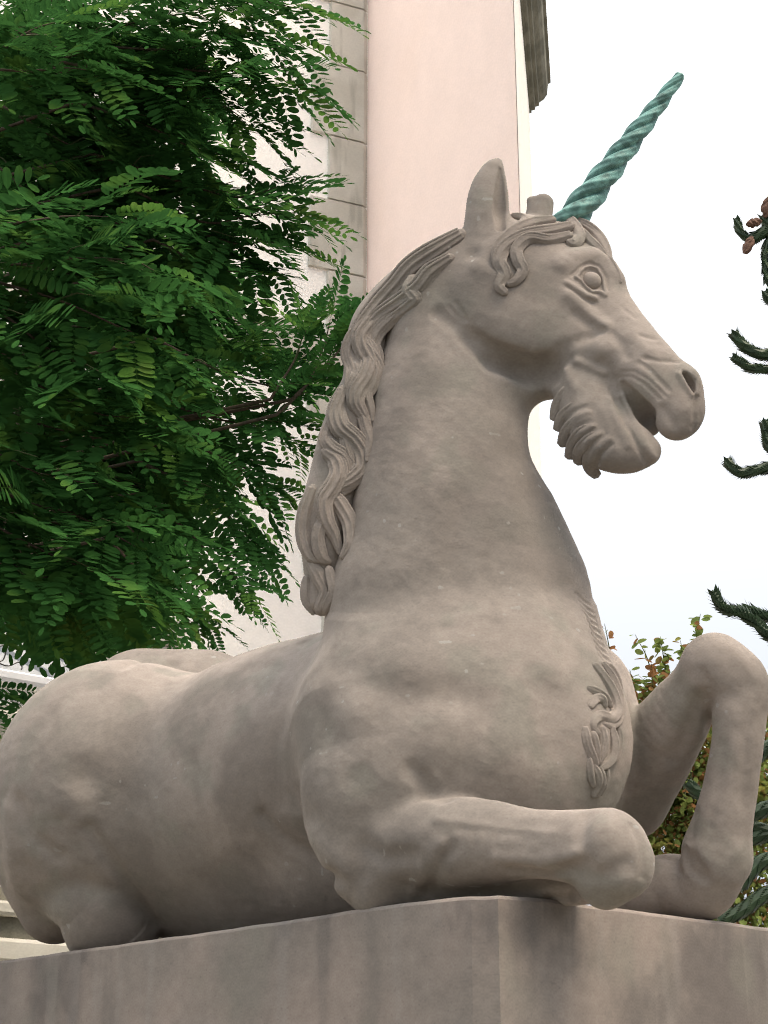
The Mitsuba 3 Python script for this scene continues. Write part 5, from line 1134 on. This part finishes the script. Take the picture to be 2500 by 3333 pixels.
for pts, r, spike in PUZZLE_BRANCHES:
    put('monkey_puzzle_tree__branch', scaly(pts, r * 1.5, r * 1.25, spike * 1.3), 'needle_mat')
for k in range(26):                                      # its other boughs, away from the statue
    z, w = 3.0 + k * .25, -1.75 + (k * 2.4) % 3.5
    o = np.array([math.cos(w), math.sin(w), 0])
    L = 1.3 - .035 * k
    q = np.array([3.0, 9.2, z])
    put('monkey_puzzle_tree__branch', scaly([q + o * L + [0, 0, .12], q + o * L * .8 - [0, 0, .10], q + o * L * .45 - [0, 0, .06], q], .055, .06, .06), 'needle_mat')
for a, b, r in PUZZLE_CONES:
    a, b = np.array(a), np.array(b)
    t = np.linspace(0, 1, 12)[:, None]
    m = tube(a + (b - a) * t, r * np.sin(np.pi * (.06 + .90 * t[:, 0])) ** .7, 12)
    v = m.vertices + m.vertex_normals * (.12 * r * np.sign(np.sin(m.vertices @ np.array([400., 300., 500.]))))[:, None]
    put('monkey_puzzle_tree__cone', (v, m.faces), 'cone_mat')

# the autumn shrub behind the raised leg
tag('autumn_shrub', 'bushy shrub with green and russet leaves behind the raised foreleg', 'shrub')
lv_all = []
for pts, n, size, russet in SHRUB_STEMS:
    c = catmull(np.asarray(pts, float), 10)
    put('autumn_shrub__stem', tube(c, np.linspace(.010, .002, len(c)), 5), 'twig_mat', smooth=True)
    for k in range(n):
        u = (k + rng.uniform(0, 1)) / n
        i = min(int(u * (len(c) - 1)), len(c) - 2)
        p = c[i] + (c[i + 1] - c[i]) * (u * (len(c) - 1) - i) + rng.normal(0, .012, 3)
        e = unit(np.array([rng.normal(), rng.normal(), rng.uniform(-.9, .5)]))
        lv_all.append((p, rot(e, unit(rng.normal(0, .6, 3) + [0, 0, 1.0])), size * rng.uniform(.65, 1.1), rng.random() < russet))
for cx, cy, cz, rx, ry, rz, n, size, russet in SHRUB_MASS:
    q = rng.normal(size=(n, 3))
    q /= np.linalg.norm(q, axis=1, keepdims=True)
    q *= rng.uniform(.45, 1.05, (n, 1)) * (1 + .16 * np.sin(q @ np.array([[9.0], [7], [8]])))
    for o in q:
        e = unit(o * .8 + rng.normal(0, .7, 3) + [0, 0, -.3])
        lv_all.append((np.array([cx, cy, cz]) + o * [rx, ry, rz], rot(e, unit(rng.normal(0, .6, 3) + [0, 0, 1.0])), size * rng.uniform(.6, 1.15), rng.random() < russet))
    core = trimesh.creation.icosphere(subdivisions=3)
lv_all = [x for x in lv_all if x[0][2] > .15]
lv_rank = sorted(range(len(lv_all)), key=lambda i: -lv_all[i][2])
big = set(lv_rank[:290])
bl = blade(1.0, .31, .22)
LEAF_PLY = {m: mikit.ply(bl, m) for m in ('green_leaf_mat', 'russet_leaf_mat')}
rest = {'green_leaf_mat': [], 'russet_leaf_mat': []}
for i, (p, R, L, rs) in enumerate(lv_all):
    mat = 'russet_leaf_mat' if rs else 'green_leaf_mat'
    if i in big:
        M = np.eye(4)
        M[:3, :3], M[:3, 3] = R.T * L, p
        scene[numbered('autumn_shrub__leaf')] = {**LEAF_PLY[mat], 'to_world': T4(M.tolist())}
    else:
        rest[mat].append((bl[0] * L @ R + p, bl[1]))
put('autumn_shrub__green_foliage', merge(rest['green_leaf_mat']), 'green_leaf_mat')
put('autumn_shrub__russet_foliage', merge(rest['russet_leaf_mat']), 'russet_leaf_mat')
labels['autumn_shrub__green_foliage'] = {'kind': 'stuff'}
labels['autumn_shrub__russet_foliage'] = {'kind': 'stuff'}


# ------------------------------------------------------------------ unseen hedges added around the viewer to keep low light off the statue
def hedge(cx, cy, w, d, h, seed):
    m = trimesh.creation.box(extents=[w, d, h])
    m = m.subdivide_to_size(.45)
    v = m.vertices + [cx, cy, h / 2]
    k = np.stack([meshkit.noise(v * 1.7 + 31 * seed + 7 * a) for a in range(3)], 1) - .5
    return v + k * .5, m.faces


scene['added_hedge_mat'] = {'type': 'twosided', 'b': {'type': 'principled', 'base_color': proc(lambda p, n, uv: mix((.018, .035, .012), (.05, .085, .025), fbm(p.x * 14, p.y * 14, p.z * 14, 3))), 'roughness': .8}}
for i, (cx, cy, w, d, h) in enumerate(((0, -8.5, 26, 2.0, 4.6), (-12.5, 0, 2.0, 14, 4.6), (13, 0, 2.0, 14, 4.4))):
    k = put('clipped_hedge', hedge(cx, cy, w, d, h, i), 'added_hedge_mat')
    tag(k, ('added unseen hedge behind the viewer to block low light', 'added unseen hedge left of the viewer to block low light', 'added unseen hedge right of the viewer to block low light')[i], 'hedge')
